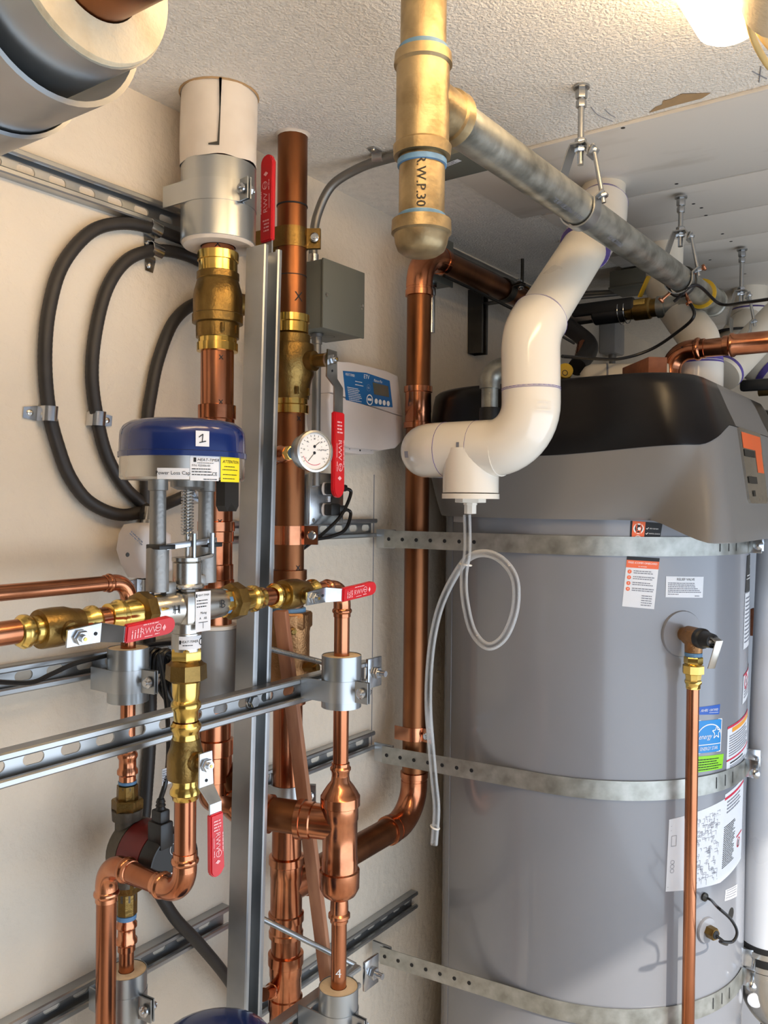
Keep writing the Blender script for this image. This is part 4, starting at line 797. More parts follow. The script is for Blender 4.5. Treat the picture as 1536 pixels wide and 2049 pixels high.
# ------------------------------------------------------------------ clevis hangers
def hanger(label, y, zp, R, ztop, x=XG, off=0, tw=1):
    t = thing('clevis_hanger', label, 'pipe hanger', (x, y, zp), 'clevis hangers on the ceiling')
    zr = zp+R+.075
    g = G(); n = int((ztop-zr+.03)/.002); g.lathe((x, y, zr-.03), (0, 0, 1), [(i*.002, .0047 if i % 2 else .0052) for i in range(n)], 10); g.build('threaded_rod', 'zinc', t)
    g = G(); g.hexa((x, y, ztop-.02), (0, 0, 1), .016, .0095); g.hexa((x, y, ztop-.034), (0, 0, 1), .011, .0085); g.lathe((x, y, ztop-.004), (0, 0, 1), [(0, .013), (.003, .013)], 12); g.build('anchor_nut', 'zinc', t)
    w = .013; th = .0025
    def strap(pts, name):
        vs = []; fs = []; P = [V((a, 0, b)) for a, b in pts]; m = len(P)
        for i in range(m):
            tt = (P[min(i+1, m-1)]-P[max(0, i-1)]).normalized(); nn = V((-tt.z, 0, tt.x))*th
            for s_ in (-w, w):
                for q in (0, 1): vs.append(V((x, y+s_, 0))+P[i]+nn*q)
        for i in range(m-1):
            k = i*4; l = k+4; fs += [(k, l, l+1, k+1), (k+2, k+3, l+3, l+2), (k, k+2, l+2, l), (k+1, l+1, l+3, k+3)]
        fs += [(0, 1, 3, 2), (4*m-4, 4*m-2, 4*m-1, 4*m-3)]
        G().add(vs, fs).build(name, 'zinc', t)
    strap([(-R-.012, zp+.014), (-R-.010, zp+.035), (-.016, zr-.008), (-.012, zr), (.012, zr), (.016, zr-.006), (R*.55, zr-.022), (R*.55+.006, zr-.018), (R*.55+.012, zr-.008)], 'yoke')
    strap([(-R-.004, zp+.03)]+[(math.cos(q)*(R+.004), zp+math.sin(q)*(R+.004)) for q in [PI+PI*k/16 for k in range(17)]]+[(R+.004, zp+.012), (R+.016, zp+.02)], 'pipe_band')
    g = G(); g.cyl((x+R*.55+.006, y, zr-.002), (x+R+.013, y, zp+.004), .0036, 10); g.hexa((x+R+.011, y, zp+.018), (.25, 0, -1), .006, .008); g.hexa((x+R*.55+.006, y, zr-.014), (0.25, 0, 1), .006, .008); g.build('side_rod', 'zinc', t)
    g = G(); g.hexa((x, y, zr+.003), (0, 0, 1), .008, .0095); g.hexa((x, y, zr-.010), (0, 0, 1), .008, .0095); g.build('yoke_nut', 'bright_zinc', t)
y1, y2 = (0.6,1.2732,1.9806)[1], (0.6,1.8117,1.9931)[1]
hanger('nearest clevis hanger on the galvanized pipe, below the bare ceiling', y1, zg0+.004, RG, 2.16)
hanger('second clevis hanger on the galvanized pipe, with the black wire looped on it', y2, zg0+.010, RG, 2.147)
hanger('third, farthest clevis hanger beyond the end of the galvanized pipe', (0.62,2.2691,1.9684)[1], (0.6,2.2933,1.975)[2]-.03, .02, 2.147, x=.62)
# ------------------------------------------------------------------ PVC vent of the near heater
t = thing('vent_pipe', 'white PVC vent with condensate tee in front of the near heater', 'vent pipe', (.47, 1.35, 1.51))
RP, RFt = .0445, .051
P0, P1, P2, P3, P4, P5 = V((.478, 1.690, 2.159)), V((.492, 1.640, 2.065)), V((.48, 1.35, 1.795)), V((.486, 1.347, 1.597)), V((.243, 1.347, 1.597)), V((.243, 1.50, 1.600))
path, bends = fillet([P0, P1, P2, P3, P4, P5], [.06, .075, .075, .062], 12)
G().tube(path, RP, 36).build('pipe', 'pvc_pipe', t)
for i, ((arc, a, b), (ea, eb)) in enumerate(zip(bends, ((.04, .088), (.014, .066), (.022, .03), (.01, .03)))):
    s, e = arc[0]-a*ea, arc[-1]+b*eb
    el = G().tube([s]+arc+[e], RFt, 36).build('elbow', 'pvc', t)
    for p_, d_ in ((s, -a), (e, b)):
        G().lathe(p_, d_, [(-.0025, RP), (-.0015, RFt+.0005), (.001, RFt-.001), (.005, RP+.0018), (.010, RP)], 36).build('primer_line', 'purple', el)
seam = V((.4838, 1.348, 1.6935))
xt = .367
tb = G().lathe((xt+.062, 1.347, 1.597), (-1, 0, 0), [(0, RP), (.001, RFt), (.122, RFt), (.123, RP)], 36).build('tee_run', 'pvc', t)
G().lathe((xt, 1.345, 1.597), (0, 0, -1), [(0, RFt), (.080, RFt), (.0805, RP)], 36).build('tee_leg', 'pvc', t)
zb0 = 1.597-.082
g = G().lathe((xt, 1.345, zb0), (0, 0, -1), [(-.001, .045), (0, .0525), (.009, .0525), (.0095, .03)], 24); g.build('bushing_flange', 'pvc', t)
g = G().hexa((xt, 1.345, zb0-.0085), (0, 0, -1), .008, .028); g.build('reducer_hex', 'pvc', t)
g = G().lathe((xt, 1.345, zb0-.016), (0, 0, -1), [(0, .013), (.004, .013), (.005, .0115), (.02, .0115), (.021, .006)], 8); g.build('hose_barb', 'pvc', t)
for p_, u_, v_, w_, h_ in ((V((.4886-.0005, 1.347-.0512, 1.674)), V((1, 0.05, 0)), V((0, 0, 1)), .022, .012),):
    sfm = around((.486, 1.347, 1.665), (0, 0, 1), (.75, -.66, 0), RFt, .0008); g = G(); g.line(sfm, [(-.013, -.008), (.013, -.008), (.013, .006), (-.013, .006), (-.013, -.008)], .0012); g.text(sfm, 'SPEARS', .0055, 0, -.001, align='CENTER'); g.build('moulded_lettering', 'pvc', t)
g = G(); g.rect(around((.258, 1.347, 1.597), (-1, 0, 0), (0, -1, -.2), RFt+.0, .0008), -.006, -.004, .006, .004, 3); g.rect(around((.3675, 1.347, 1.60), (-1, 0, 0), (0, -1, 0), RFt, .0008), -.01, -.003, .006, .003, 4); g.build('barcode_print', 'grey_ink', t)
# clear condensate hose, tied into a loop
hp = [(0.3601,1.345,1.4768),(0.3616,1.345,1.4404)]+[(0.3662,1.336,1.4045),(0.3604,1.336,1.3678)]+[(0.3688,1.326,1.3238),(0.385,1.326,1.2694),(0.4156,1.326,1.2448)]+[(0.4408,1.34,1.2616),(0.4616,1.34,1.312),(0.4609,1.34,1.3647),(0.436,1.34,1.3968),(0.4009,1.34,1.4085)]+[(0.3525,1.362,1.3952)]+[(0.3101,1.38,1.3525),(0.2831,1.38,1.2981),(0.2669,1.38,1.2341),(0.2598,1.38,1.1656),(0.2595,1.38,1.0977)]+[(0.2473,1.41,1.0207),(0.2551,1.41,0.9529),(0.2617,1.41,0.8951),(0.2568,1.41,0.8248)]
pt = spline(hp, 10)
t = thing('drain_hose', 'clear vinyl condensate hose looped and tied below the white vent tee', 'hose', tuple(pt[0]))
g = G(); g.tube(pt, .0074, 14, caps=False); g.tube(pt, .0054, 14, caps=False); g.build('clear_tube', 'clear', t)
G().torus(tuple(V((0.3581,1.345,1.3854))), (.1, .1, 1), .0105, .002, 18).build('cable_tie', 'pvc', t)
G().torus(tuple(V((0.2586,1.41,0.8598))), (.3, .1, 1), .0085, .002, 18).build('cable_tie', 'pvc', t)
# ------------------------------------------------------------------ near water heater
CXT, CYT, RT = .375, 1.91, .343
heater = thing('water_heater', 'near grey water heater with three steel straps and a copper relief drop', 'water heater', (CXT, CYT, 0))
def tank_parts(h):
    body = G().lathe((CXT, CYT, 0), (0, 0, 1), [(0.02, .335), (.024, RT), (1.50, RT), (1.502, .33)], 128).build('tank', 'tank', h)
    def plan(x0, x1, ya, yb, r, rl, n=12):
        pts = []
        for cx_, cy_, rr, q0 in ((x1-r, ya+r, r, -PI/2), (x1-r, yb-r, r, 0), (x0+rl, yb-rl, rl, PI/2), (x0+rl, ya+rl, rl, PI)):
            arc = [(cx_+rr*math.cos(q0+PI/2*k/n), cy_+rr*math.sin(q0+PI/2*k/n)) for k in range(n+1)]
            if pts and q0 == 0: pts += [(pts[-1][0]+(arc[0][0]-pts[-1][0])*k/32, pts[-1][1]+(arc[0][1]-pts[-1][1])*k/32) for k in range(1, 32)]
            pts += arc
        return pts+[(pts[-1][0]+(pts[0][0]-pts[-1][0])*k/32, pts[-1][1]+(pts[0][1]-pts[-1][1])*k/32) for k in range(1, 32)]
    def loft(rings, name, m, cap_b, cap_t):
        n = len(rings[0]); vs = [V(p) for r_ in rings for p in r_]; fs = []
        for i in range(len(rings)-1):
            for k in range(n): fs.append((i*n+k, i*n+(k+1) % n, (i+1)*n+(k+1) % n, (i+1)*n+k))
        if cap_b: fs.append(list(range(n))[::-1])
        if cap_t: fs.append([(len(rings)-1)*n+k for k in range(n)])
        return G().add(vs, fs).build(name, m, h, angle=60)
    def sm(a, b, x): q = max(0, min(1, (x-a)/(b-a))); return q*q*(3-2*q)
    zbot = lambda x, y: 1.468-.038*sm(.672, .735, x)
    zmid = lambda x, y: 1.594+.014*sm(.40, .70, x)+.045*sm(.70, .728, x)*sm(1.56, 1.70, y)
    ztop = lambda x, y: 1.748
    def at(f, x1, ya, k, off=0): return [(x, y, f(x, y)+off) for x, y in plan(.05, x1, ya, 2*CYT-ya, .16, .2)]
    F_ = lambda s_: (.762-.030*s_, 1.548+.008*s_)
    rings = []
    for s_ in (-.05, 0, .05, .12, .25, .45, .7, 1.0):
        x1, ya = F_(max(0, s_)); pb = plan(.05, x1, ya, 2*CYT-ya, .085, .2); ring = []; s1 = max(0, s_)
        for x, y in pb:
            d = V((x-CXT, y-CYT, 0)).normalized(); c = V((CXT, CYT, 0))+d*(RT+(.011 if s_ >= 0 else .003)); wt = max(sm(.66, .735, x), s1**.75)
            ring.append((c.x*(1-wt)+x*wt, c.y*(1-wt)+y*wt, zbot(x, y)*(1-s1)+zmid(x, y)*s1+(.002 if s_ < 0 else 0)))
        rings.append(ring)
    sh = loft(rings, 'shroud', 'shroud', True, True)
    rings = []
    for s_, dx, dy in ((0, 0, 0), (.02, -.001, -.001), (.5, -.018, .003), (.82, -.032, .006), (.95, -.042, .009), (.99, -.054, .016), (1, -.070, .026)):
        x1, ya = F_(1); x1 += dx+.001; ya += dy-.001; pb = plan(.05-dx*.3, x1, ya, 2*CYT-ya, .085+max(0, -dx-.03), .2)
        rings.append([(x, y, zmid(x, y)*(1-s_)+ztop(x, y)*s_) for x, y in pb])
    cv = loft(rings, 'top_cover', ['cover', 'shroud'], True, True)
    for p_ in cv.data.polygons:                                       # the grey strip that runs up the room side of the cover
        c_ = p_.center+ORI[cv.name]
        if 1.745 < c_.y < 2.06 and c_.x > .60 and len(p_.vertices) == 4: p_.material_index = 1
    # front control panel on the room side
    fx = lambda s_: F_(s_)[0]
    nrm = V((.225, 0, .030)).normalized(); vv = V((-.030, 0, .225)).normalized()
    mid = V((.7425, 1.845, 1.578))
    sp_ = lambda e: plane(tuple(mid), (0, 1, 0), tuple(vv), e)
    pn = G().prism([(-.085, -.068), (-.075, -.076), (.075, -.076), (.085, -.068), (.095, .074), (-.095, .074)], tuple(mid+nrm*-.004), (0, 1, 0), tuple(vv), tuple(nrm), .008).build('control_panel', 'stainless', sh)
    g = G(); s2 = sp_(.0045); g.rect(s2, -.085, .034, .085, .066, mi=0); g.rect(s2, .02, -.012, .08, .034, mi=0); g.rect(sp_(.005), -.082, .018, .01, .032, mi=1); g.rect(sp_(.0052), -.076, -.036, 0, -.022, mi=1); g.rect(sp_(.0052), -.05, -.062, -.03, -.05, mi=1)
    g.build('panel_print', ['orange', 'dark_iron'], sh)
    return body
body = tank_parts(heater)
oz = lambda e: (lambda x, y: V((CXT+math.cos(x/RT)*(RT+e), CYT+math.sin(x/RT)*(RT+e), y)))
def lab(name, quad, m, draw=None, mats=('ink',), e=.0005):
    """label on the tank shell: quad = (angle, z) corners left bottom, right bottom, right top, left top"""
    (a0, z0), (a1, z1), (a2, z2), (a3, z3) = quad; s = oz(e)
    W_ = ((a1-a0)+(a2-a3))/2*RT; H_ = ((z2-z1)+(z3-z0))/2
    def mp(e_):
        o_ = oz(e_)
        def f(x, y):
            p, q = x/W_, y/H_
            A = (a0*(1-p)+a1*p)*(1-q)+(a3*(1-p)+a2*p)*q; Z_ = (z0*(1-p)+z1*p)*(1-q)+(z3*(1-p)+z2*p)*q
            return o_(A*RT, Z_)
        return f
    lb = G().rect(mp(e), 0, 0, W_, H_, 10).build(name, m, heater)
    if draw:
        g = G(); draw(g, mp(e+.0004), W_, H_); g.build(name+'_print', list(mats), lb)
    return lb
def d_relief(g, s, W, H):
    g.text(s, 'RELIEF VALVE', H*.17, W/2, H*.86, align='CENTER'); g.print_lines(s, W*.05, H*.70, W*.9, 6, H*.085, H*.04, 1); g.print_lines(s, W*.05, H*.17, W*.3, 1, 1, H*.04, 1); g.print_lines(s, W*.76, H*.10, W*.16, 1, 1, H*.04, 1)
lab('relief_valve_label', ((-0.7669,1.317),(-0.5124,1.3138),(-0.507,1.3557),(-0.7657,1.3583)), 'paper', d_relief, ('ink', 'grey_ink'))
def d_top(g, s, W, H):
    g.rect(s, W*.06, 0, W*.46, H, 3, 1); s2 = s
    g.disc(s, W*.26, H*.62, W*.165, 20, 2); g.disc(s, W*.26, H*.62, W*.12, 20, 0); g.disc(s, W*.28, H*.62, W*.05, 14, 2)
    for r in (.07, .11): g.line(s, [(W*.26+W*r*math.cos(q), H*.06+W*r*math.sin(q)) for q in [math.radians(40+100*k/6) for k in range(7)]], W*.03, 2)
    for i, tx in enumerate(('VIEW HISTORY', 'MONITOR & DIAGNOSE', 'ADJUST')):
        y = H*(.66-.27*i); g.line(s, [(W*.50, y), (W*.53, y-H*.04), (W*.57, y+H*.05)], W*.02, 2); g.text(s, tx, W*.055, W*.6, y, 2, sx=.8 if i != 1 else .62)
lab('connectivity_sticker', ((-0.9835,1.4285),(-0.8086,1.427),(-0.7919,1.4623),(-0.9793,1.4667)), 'ink', d_top, ('ink', 'orange', 'white_ink'))
def d_low(g, s, W, H):
    g.rect(s, 0, H*.93, W, H, 4, 0); g.rect(s, 0, H*.78, W, H*.93, 4, 1); g.text(s, 'FREE iCOMM ONBOARD', W*.082, W*.5, H*.88, 2, align='CENTER'); g.text(s, 'to activate:', W*.06, W*.5, H*.815, 2, align='CENTER')
    for i in range(4):
        y = H*(.70-.115*i); g.disc(s, W*.12, y, W*.062, 18, 1); g.text(s, str(i+1), W*.085, W*.12, y, 2, align='CENTER'); g.print_lines(s, W*.24, y+H*.03, W*.72, 2, H*.04, H*.017, 3)
    g.print_lines(s, W*.56, H*.25, W*.38, 5, H*.045, H*.017, 3)
lab('activation_sticker', ((-1.0206,1.2991),(-0.836,1.2936),(-0.8072,1.3937),(-0.9963,1.3972)), 'paper', d_low, ('ink', 'orange', 'white_ink', 'grey_ink'))
def d_state(g, s, W, H):
    g.rect(s, 0, 0, W, H, 6, 0); g.text(s, 'STATE', H*.12, W*.38, H*.66, 1); g.disc(s, W*.7, H*.92, W*.2, 20, 1, ri=W*.16); g.rect(s, W*.05, H*.34, W*.95, H*.37, 4, 1); g.print_lines(s, W*.08, H*.46, W*.8, 1, .1, H*.03, 1)
lab('brand_label', ((-0.0107,1.3133),((-0.0107,1.3133)[0]+.32,(-0.0107,1.3133)[1]),((0.0298,1.3913)[0]+.32,(0.0298,1.3913)[1]),(0.0298,1.3913)), 'dark_iron', d_state, ('dark_iron', 'white_ink'))
def d_text(n, hd=None):
    def f(g, s, W, H):
        if hd: g.rect(s, 0, H*.96, W, H, 6, 1)
        g.print_lines(s, W*.06, H*.92, W*.9, n, H*.86/n, H*.3/n, 0)
    return f
lab('spec_label', ((-0.0377,1.1932),((-0.0377,1.1932)[0]+.32,(-0.0377,1.1932)[1]+.002),((-0.0103,1.3112)[0]+.32,(-0.0103,1.3112)[1]),(-0.0103,1.3112)), 'paper', d_text(12), ('grey_ink',))
def d_warn(g, s, W, H):
    g.rect(s, 0, H*.94, W, H, 6, 1); g.disc(s, W*.25, H*.68, W*.16, 18, 1, ri=W*.11); g.line(s, [(W*.25, H*.75), (W*.25, H*.62)], W*.05, 0); g.text(s, 'Flammable', H*.11, W*.45, H*.7, 1); g.print_lines(s, W*.1, H*.5, W*.6, 4, H*.1, H*.04, 0)
lab('danger_label', ((-0.0411,1.0766),((-0.0411,1.0766)[0]+.30,(-0.0411,1.0766)[1]+.012),((-0.0166,1.139)[0]+.30,(-0.0166,1.139)[1]+.01),(-0.0166,1.139)), 'paper', d_warn, ('grey_ink', 'red_ink'))
def d_ahri(g, s, W, H):
    g.text(s, 'AHRI', H*.5, W*.08, H*.5, 0, shear=.2); g.text(s, 'CERTIFIED', H*.34, W*.47, H*.5, 0); g.rect(s, W*.47, H*.2, W*.93, H*.24, 3, 0)
lab('certified_sticker', ((-0.53,1.0801),(-0.3535,1.0742),(-0.3451,1.0942),(-0.5309,1.0952)), 'deep_blue', d_ahri, ('white_ink',))
def d_star(g, s, W, H):
    fr_ = [(0, 0), (W, 0), (W, H), (0, H), (0, 0)]; g.line(s, fr_, W*.03, 0); g.rect(s, 0, H*.235, W, H*.26, 4, 0)
    g.line(s, [(W*.5+W*.5*math.cos(q), H*.45+H*.42*math.sin(q)) for q in [PI*k/14 for k in range(15)]], W*.03, 0)
    star = [(W*.78+W*(.19 if k % 2 == 0 else .085)*math.cos(PI/2+k*PI/5), H*.6+W*(.19 if k % 2 == 0 else .085)*math.sin(PI/2+k*PI/5)) for k in range(11)]
    g.line(s, star, W*.028, 0); g.text(s, 'energy', H*.23, W*.06, H*.5, 0, shear=.45, sx=.9); g.text(s, 'ENERGY STAR', H*.155, W*.5, H*.12, 0, align='CENTER', sx=.82)
lab('energy_label', ((-0.5447,1.0026),(-0.338,0.9989),(-0.3276,1.0638),(-0.5407,1.0675)), 'sky_blue', d_star, ('white_ink',))
def d_green(g, s, W, H): g.print_lines(s, W*.04, H*.8, W*.9, 5, H*.16, H*.06, 0)
lab('green_sticker', ((-0.5501,0.9647),(-0.3145,0.9617),(-0.3008,0.9906),(-0.5519,0.9968)), 'lime', d_green, ('ink',))
def d_notice(g, s, W, H):
    g.rect(s, 0, H*.95, W, H, 6, 1); g.rect(s, W*.14, H*.83, W, H*.93, 5, 2); g.print_lines(s, W*.06, H*.78, W*.9, 9, H*.055, H*.024, 0); g.rect(s, 0, H*.22, W, H*.26, 5, 1); g.rect(s, W*.1, H*.14, W*.6, H*.17, 4, 3); g.print_lines(s, W*.1, H*.1, W*.7, 3, H*.035, H*.018, 0)
lab('notice_label', ((-0.2696,0.9506),((-0.2696,0.9506)[0]+.42,(-0.2696,0.9506)[1]+.01),((-0.2601,1.0428)[0]+.42,(-0.2601,1.0428)[1]+.012),(-0.2601,1.0428)), 'paper', d_notice, ('grey_ink', 'red_ink', 'amber', 'ink'))
def d_wire(g, s, W, H):
    for k in range(150):
        x, y = random.uniform(.32, .86)*W, random.uniform(.08, .92)*H; a = random.uniform(.02, .1)*W; b = random.uniform(.02, .07)*H
        g.line(s, [(x, y), (min(x+a, W*.9), y), (min(x+a, W*.9), y-b)] if k % 3 else [(x, y), (x+a*.6, y), (x+a*.6, y-b*.6), (x, y-b*.6), (x, y)], W*.004, 0)
    for y in (.9, .84): g.line(s, [(W*.03, H*y), (W*.9, H*y)], W*.004, 0)
    g.line(s, [(W*.05, H*.76), (W*.12, H*.76), (W*.12, H*.62), (W*.05, H*.62), (W*.05, H*.76)], W*.005, 0)
    for k in range(3): g.disc(s, W*.08, H*(.40-.06*k), W*.03, 14, 0, ri=W*.025)
    g.line(s, [(W*.02, H*.06), (W*.92, H*.06)], W*.005, 0)
lab('wiring_diagram', ((-0.7405,0.7345),(-0.3173,0.7268),(-0.2765,0.8964),(-0.7247,0.877)), 'paper', d_wire, ('grey_ink',))
def d_safety(g, s, W, H):
    g.rect(s, 0, H*.93, W, H*.96, 5, 1); g.print_lines(s, W*.1, H*.9, W*.7, 4, H*.04, H*.017, 0); g.print_lines(s, W*.03, H*.62, W*.5, 22, H*.022, H*.010, 2); g.rect(s, W*.62, H*.35, W*.95, H*.37, 3, 1); g.disc(s, W*.75, H*.27, W*.1, 16, 1, ri=W*.08); g.line(s, [(W*.75, H*.3), (W*.72, H*.22)], W*.04, 2)
lab('safety_label', ((-0.3173,0.7268),((-0.3173,0.7268)[0]+.30,(-0.3173,0.7268)[1]+.02),((-0.2772,0.9047)[0]+.30,(-0.2772,0.9047)[1]+.015),(-0.2772,0.9047)), 'paper', d_safety, ('grey_ink', 'red_ink', 'ink'))
lab('small_print_label', ((-0.2642,0.6836),(-0.0929,0.675),(-0.087,0.6998),(-0.2543,0.7054)), 'paper', d_text(4), ('grey_ink',))
q_, zq_ = (-0.4644,0.7102)
nr = V((math.cos(q_), math.sin(q_), 0)); gp = V((CXT, CYT, zq_))+nr*RT
gr = G().lathe(gp, nr, [(-.002, .0085), (.004, .0085), (.006, .006), (.008, .002)], 18).build('cable_grommet', 'dark_iron', heater)
q2, zq2 = (-0.4432,0.6416); n2 = V((math.cos(q2), math.sin(q2), 0)); dp = V((CXT, CYT, zq2))+n2*RT
G().lathe(dp, n2, [(-.002, .026), (.002, .026), (.005, .0245), (.006, .01)], 28).build('element_cover', 'tank', heater)
el = G().hexa(dp+n2*.004, n2, .02, .0125).build('brass_hex', 'dull_brass', heater); G().lathe(dp+n2*.0242, n2, [(0, .0085), (.0005, .0085)], 16).build('socket', 'ink', el)
G().tube(spline([gp+nr*.006, gp+nr*.018, V((0.7455,1.6,0.7681)), V((0.7668,1.61,0.7475)), V((0.7774,1.61,0.7279)), V((0.7722,1.6,0.7132)), V((0.7531,1.59,0.7115)), dp+n2*.05+V((0, 0, -.006)), dp+n2*.02], 8), .0028, 8).build('element_cable', 'cable', heater)
q4, z4 = (-0.1777,0.6481); G().disc(oz(.0006), q4*RT, z4, .0125, 20).build('drain_port_plug', 'dark_iron', heater)
# back seam of the jacket
qs, _z = (-2.2988,1.1638); G().box((CXT+math.cos(qs)*(RT+.0005), CYT+math.sin(qs)*(RT+.0005), .75), (.003, .004, 1.44), Matrix.Rotation(qs, 3, 'Z'), .001).build('jacket_seam', 'tank', heater)
G().rect(oz(.0007), (-2.2786,1.4823)[0]*RT, (-2.276,1.4552)[1], (-2.0916,1.4831)[0]*RT, (-2.2789,1.4846)[1], 2).build('serial_label', 'paper', heater)
# straps
def tank_strap(label, z, hgt=.038, holes=((.02, .007), (.06, .007), (.1, .007), (.14, .007))):
    t = thing('tank_strap', label, 'tank strap', (.05, 1.53, z), None)
    Rs = RT+.0022; st = V((.046, 1.528, 0)); c = V((CXT, CYT, 0)); d = st-c; L_ = d.length; base = math.atan2(d.y, d.x); dl = math.acos(Rs/L_)
    at_ = base+dl
    tp = c+V((math.cos(at_), math.sin(at_), 0))*Rs
    pts = [st.lerp(tp, k/6) for k in range(6)]; aend = math.radians(2); n = 64
    if at_ > PI: at_ -= 2*PI
    pts += [c+V((math.cos(q), math.sin(q), 0))*Rs for q in [at_+(aend-at_)*k/n for k in range(n+1)]]
    vs = []; fs = []; m = len(pts)
    for i, p in enumerate(pts):
        tt = (pts[min(i+1, m-1)]-pts[max(i-1, 0)]).normalized(); nn = V((tt.y, -tt.x, 0))*.0016
        for q in (0, 1):
            for h in (-hgt/2, hgt/2): vs.append(p+nn*q+V((0, 0, z+h)))
    for i in range(m-1):
        k = i*4; l = k+4; fs += [(k, l, l+1, k+1), (k+2, k+3, l+3, l+2), (k, k+2, l+2, l), (k+1, l+1, l+3, k+3)]
    fs += [(0, 1, 3, 2), (4*m-4, 4*m-2, 4*m-1, 4*m-3)]
    b = G().add(vs, fs).build('band', 'strap', t)
    dd = (tp-st).normalized(); nn = V((dd.y, -dd.x, 0)); Ls = (tp-st).length
    g = G(); sf = plane(tuple(st+nn*.0016+V((0, 0, z))), tuple(dd), (0, 0, 1), .0006)
    for i in range(7): g.disc(sf, .012+i*.034, 0, .0042, 12)
    g.build('strap_hole', 'ink', b)['kind'] = 'stuff'
    G().box((.044, 1.537, z), (.05, .006, hgt+.004), bev=.001).build('wall_bracket', 'zinc', t)
    g = G()
    for k, q in enumerate((-22, -17, -12)):
        a = math.radians(q); s2 = oz(.0044); g.rect(s2, a*RT-.0012, z-hgt*.3, a*RT+.0012, z+hgt*.3)
    g.build('slot', 'ink', b)['kind'] = 'stuff'
    for q in (math.radians(2), math.radians(16)):
        nrm = V((math.cos(q), math.sin(q), 0)); tn = V((-nrm.y, nrm.x, 0)); p = c+nrm*(Rs+.012)+V((0, 0, z))
        G().box(tuple(p), (.03, .004, hgt), Matrix.Rotation(q, 3, 'Z'), .001).build('tension_lug', 'bright_zinc', t)
    q = math.radians(9); nrm = V((math.cos(q), math.sin(q), 0)); tn = V((-nrm.y, nrm.x, 0)); p = c+nrm*(Rs+.018)+V((0, 0, z))
    g = G().cyl(tuple(p-tn*.075), tuple(p+tn*.08), .0042, 12); g.lathe(p-tn*.075, -tn, [(0, .009), (.004, .0105), (.008, .007), (.0095, .002)], 18); g.hexa(p+tn*.05, tn, .007, .0085); g.build('tension_bolt', 'bright_zinc', t)
    return t
tank_strap('uppermost galvanized strap round the near water heater', (-1.2033,1.4165)[1])
tank_strap('middle galvanized strap round the near water heater', (-1.1855,0.9368)[1])
tank_strap('lowest galvanized strap round the near water heater', (0.045,1.5284,0.4872)[2])
# second heater beyond: same parts, moved along the wall
h2 = heater.copy(); C.objects.link(h2); h2.location = (CXT, CYT+.73, 0.0)
for ch in heater.children:
    if ch.name.split('.')[0] in ('tank', 'shroud', 'top_cover'):
        c2 = ch.copy(); C.objects.link(c2); c2.parent = h2
        for s_ in ch.children: d2 = s_.copy(); C.objects.link(d2); d2.parent = c2
h2['label'] = 'second grey water heater, mostly hidden behind the near one'
# ------------------------------------------------------------------ relief valve and its copper drop
qv, zv = (-0.6569,1.2441); nv = V((math.cos(qv), math.sin(qv), 0)); pv = V((CXT, CYT, zv))+nv*RT; ctr = pv+nv*.036
t = thing('relief_valve', 'brass relief valve with black cap and steel test lever on the near heater', 'relief valve', tuple(ctr))
G().lathe(pv, nv, [(-.003, .046), (.001, .046), (.0035, .0445), (.004, .012)], 36).build('cover_plate', 'tank', t)
G().lathe(pv, nv, [(.002, .0135), (.018, .0135), (.019, .0185), (.054, .0185), (.056, .015)], 24).build('valve_inlet', 'bronze', t)
G().lathe(ctr, (0, 0, -1), [(-.012, .017), (.03, .0165), (.031, .0145)], 24).build('valve_outlet', 'bronze', t)
G().lathe(pv, nv, [(.052, .0165), (.054, .0195), (.064, .0195), (.067, .0160), (.092, .0135), (.094, .009), (.098, .008)], 24).build('black_cap', 'black', t)
tv = V((-nv.y, nv.x, 0)); k0 = pv+nv*.090
g = G(); g.bar(tuple(k0+V((0, 0, .008))+tv*-.0), tuple(k0+nv*.020+V((0, 0, .002))), .016, .003, tuple(tv)); g.bar(tuple(k0+nv*.020+V((0, 0, .004))), tuple(k0+nv*-.002+tv*.0+V((0, 0, -.052))), .016, .0025, tuple(tv)); g.bar(tuple(k0+nv*.012+tv*.008+V((0, 0, .0))), tuple(k0+nv*-.006+tv*.007+V((0, 0, -.045))), .003, .008, tuple(tv)); g.cyl(tuple(k0+nv*.008+tv*-.012), tuple(k0+nv*.008+tv*.012), .003, 10); g.build('test_lever', 'stainless', t)
t = thing('relief_drop', 'long copper relief drop running down in front of the near heater', 'copper pipe', (ctr.x, ctr.y, .02))
zd = ctr.z
G().lathe(ctr, (0, 0, -1), [(.030, .013), (.031, .0165), (.038, .0165), (.039, .013)], 24).build('blue_thread_seal', 'blue_tape', t)
G().hexa(ctr+V((0, 0, -.039)), (0, 0, -1), .014, .0178, ph=.3).build('upper_hex', 'brass', t)
G().lathe(ctr+V((0, 0, -.053)), (0, 0, -1), [(0, .0165), (.003, .0205), (.018, .0205), (.02, .016), (.03, .0145), (.033, .0165), (.037, .0165), (.040, .0142), (.048, .0138), (.049, .0115)], 8).build('union_nut', 'brass', t)
G().cyl((ctr.x, ctr.y, .02), (ctr.x, ctr.y, zd-.085), .0119, 28).build('pipe', 'copper', t)
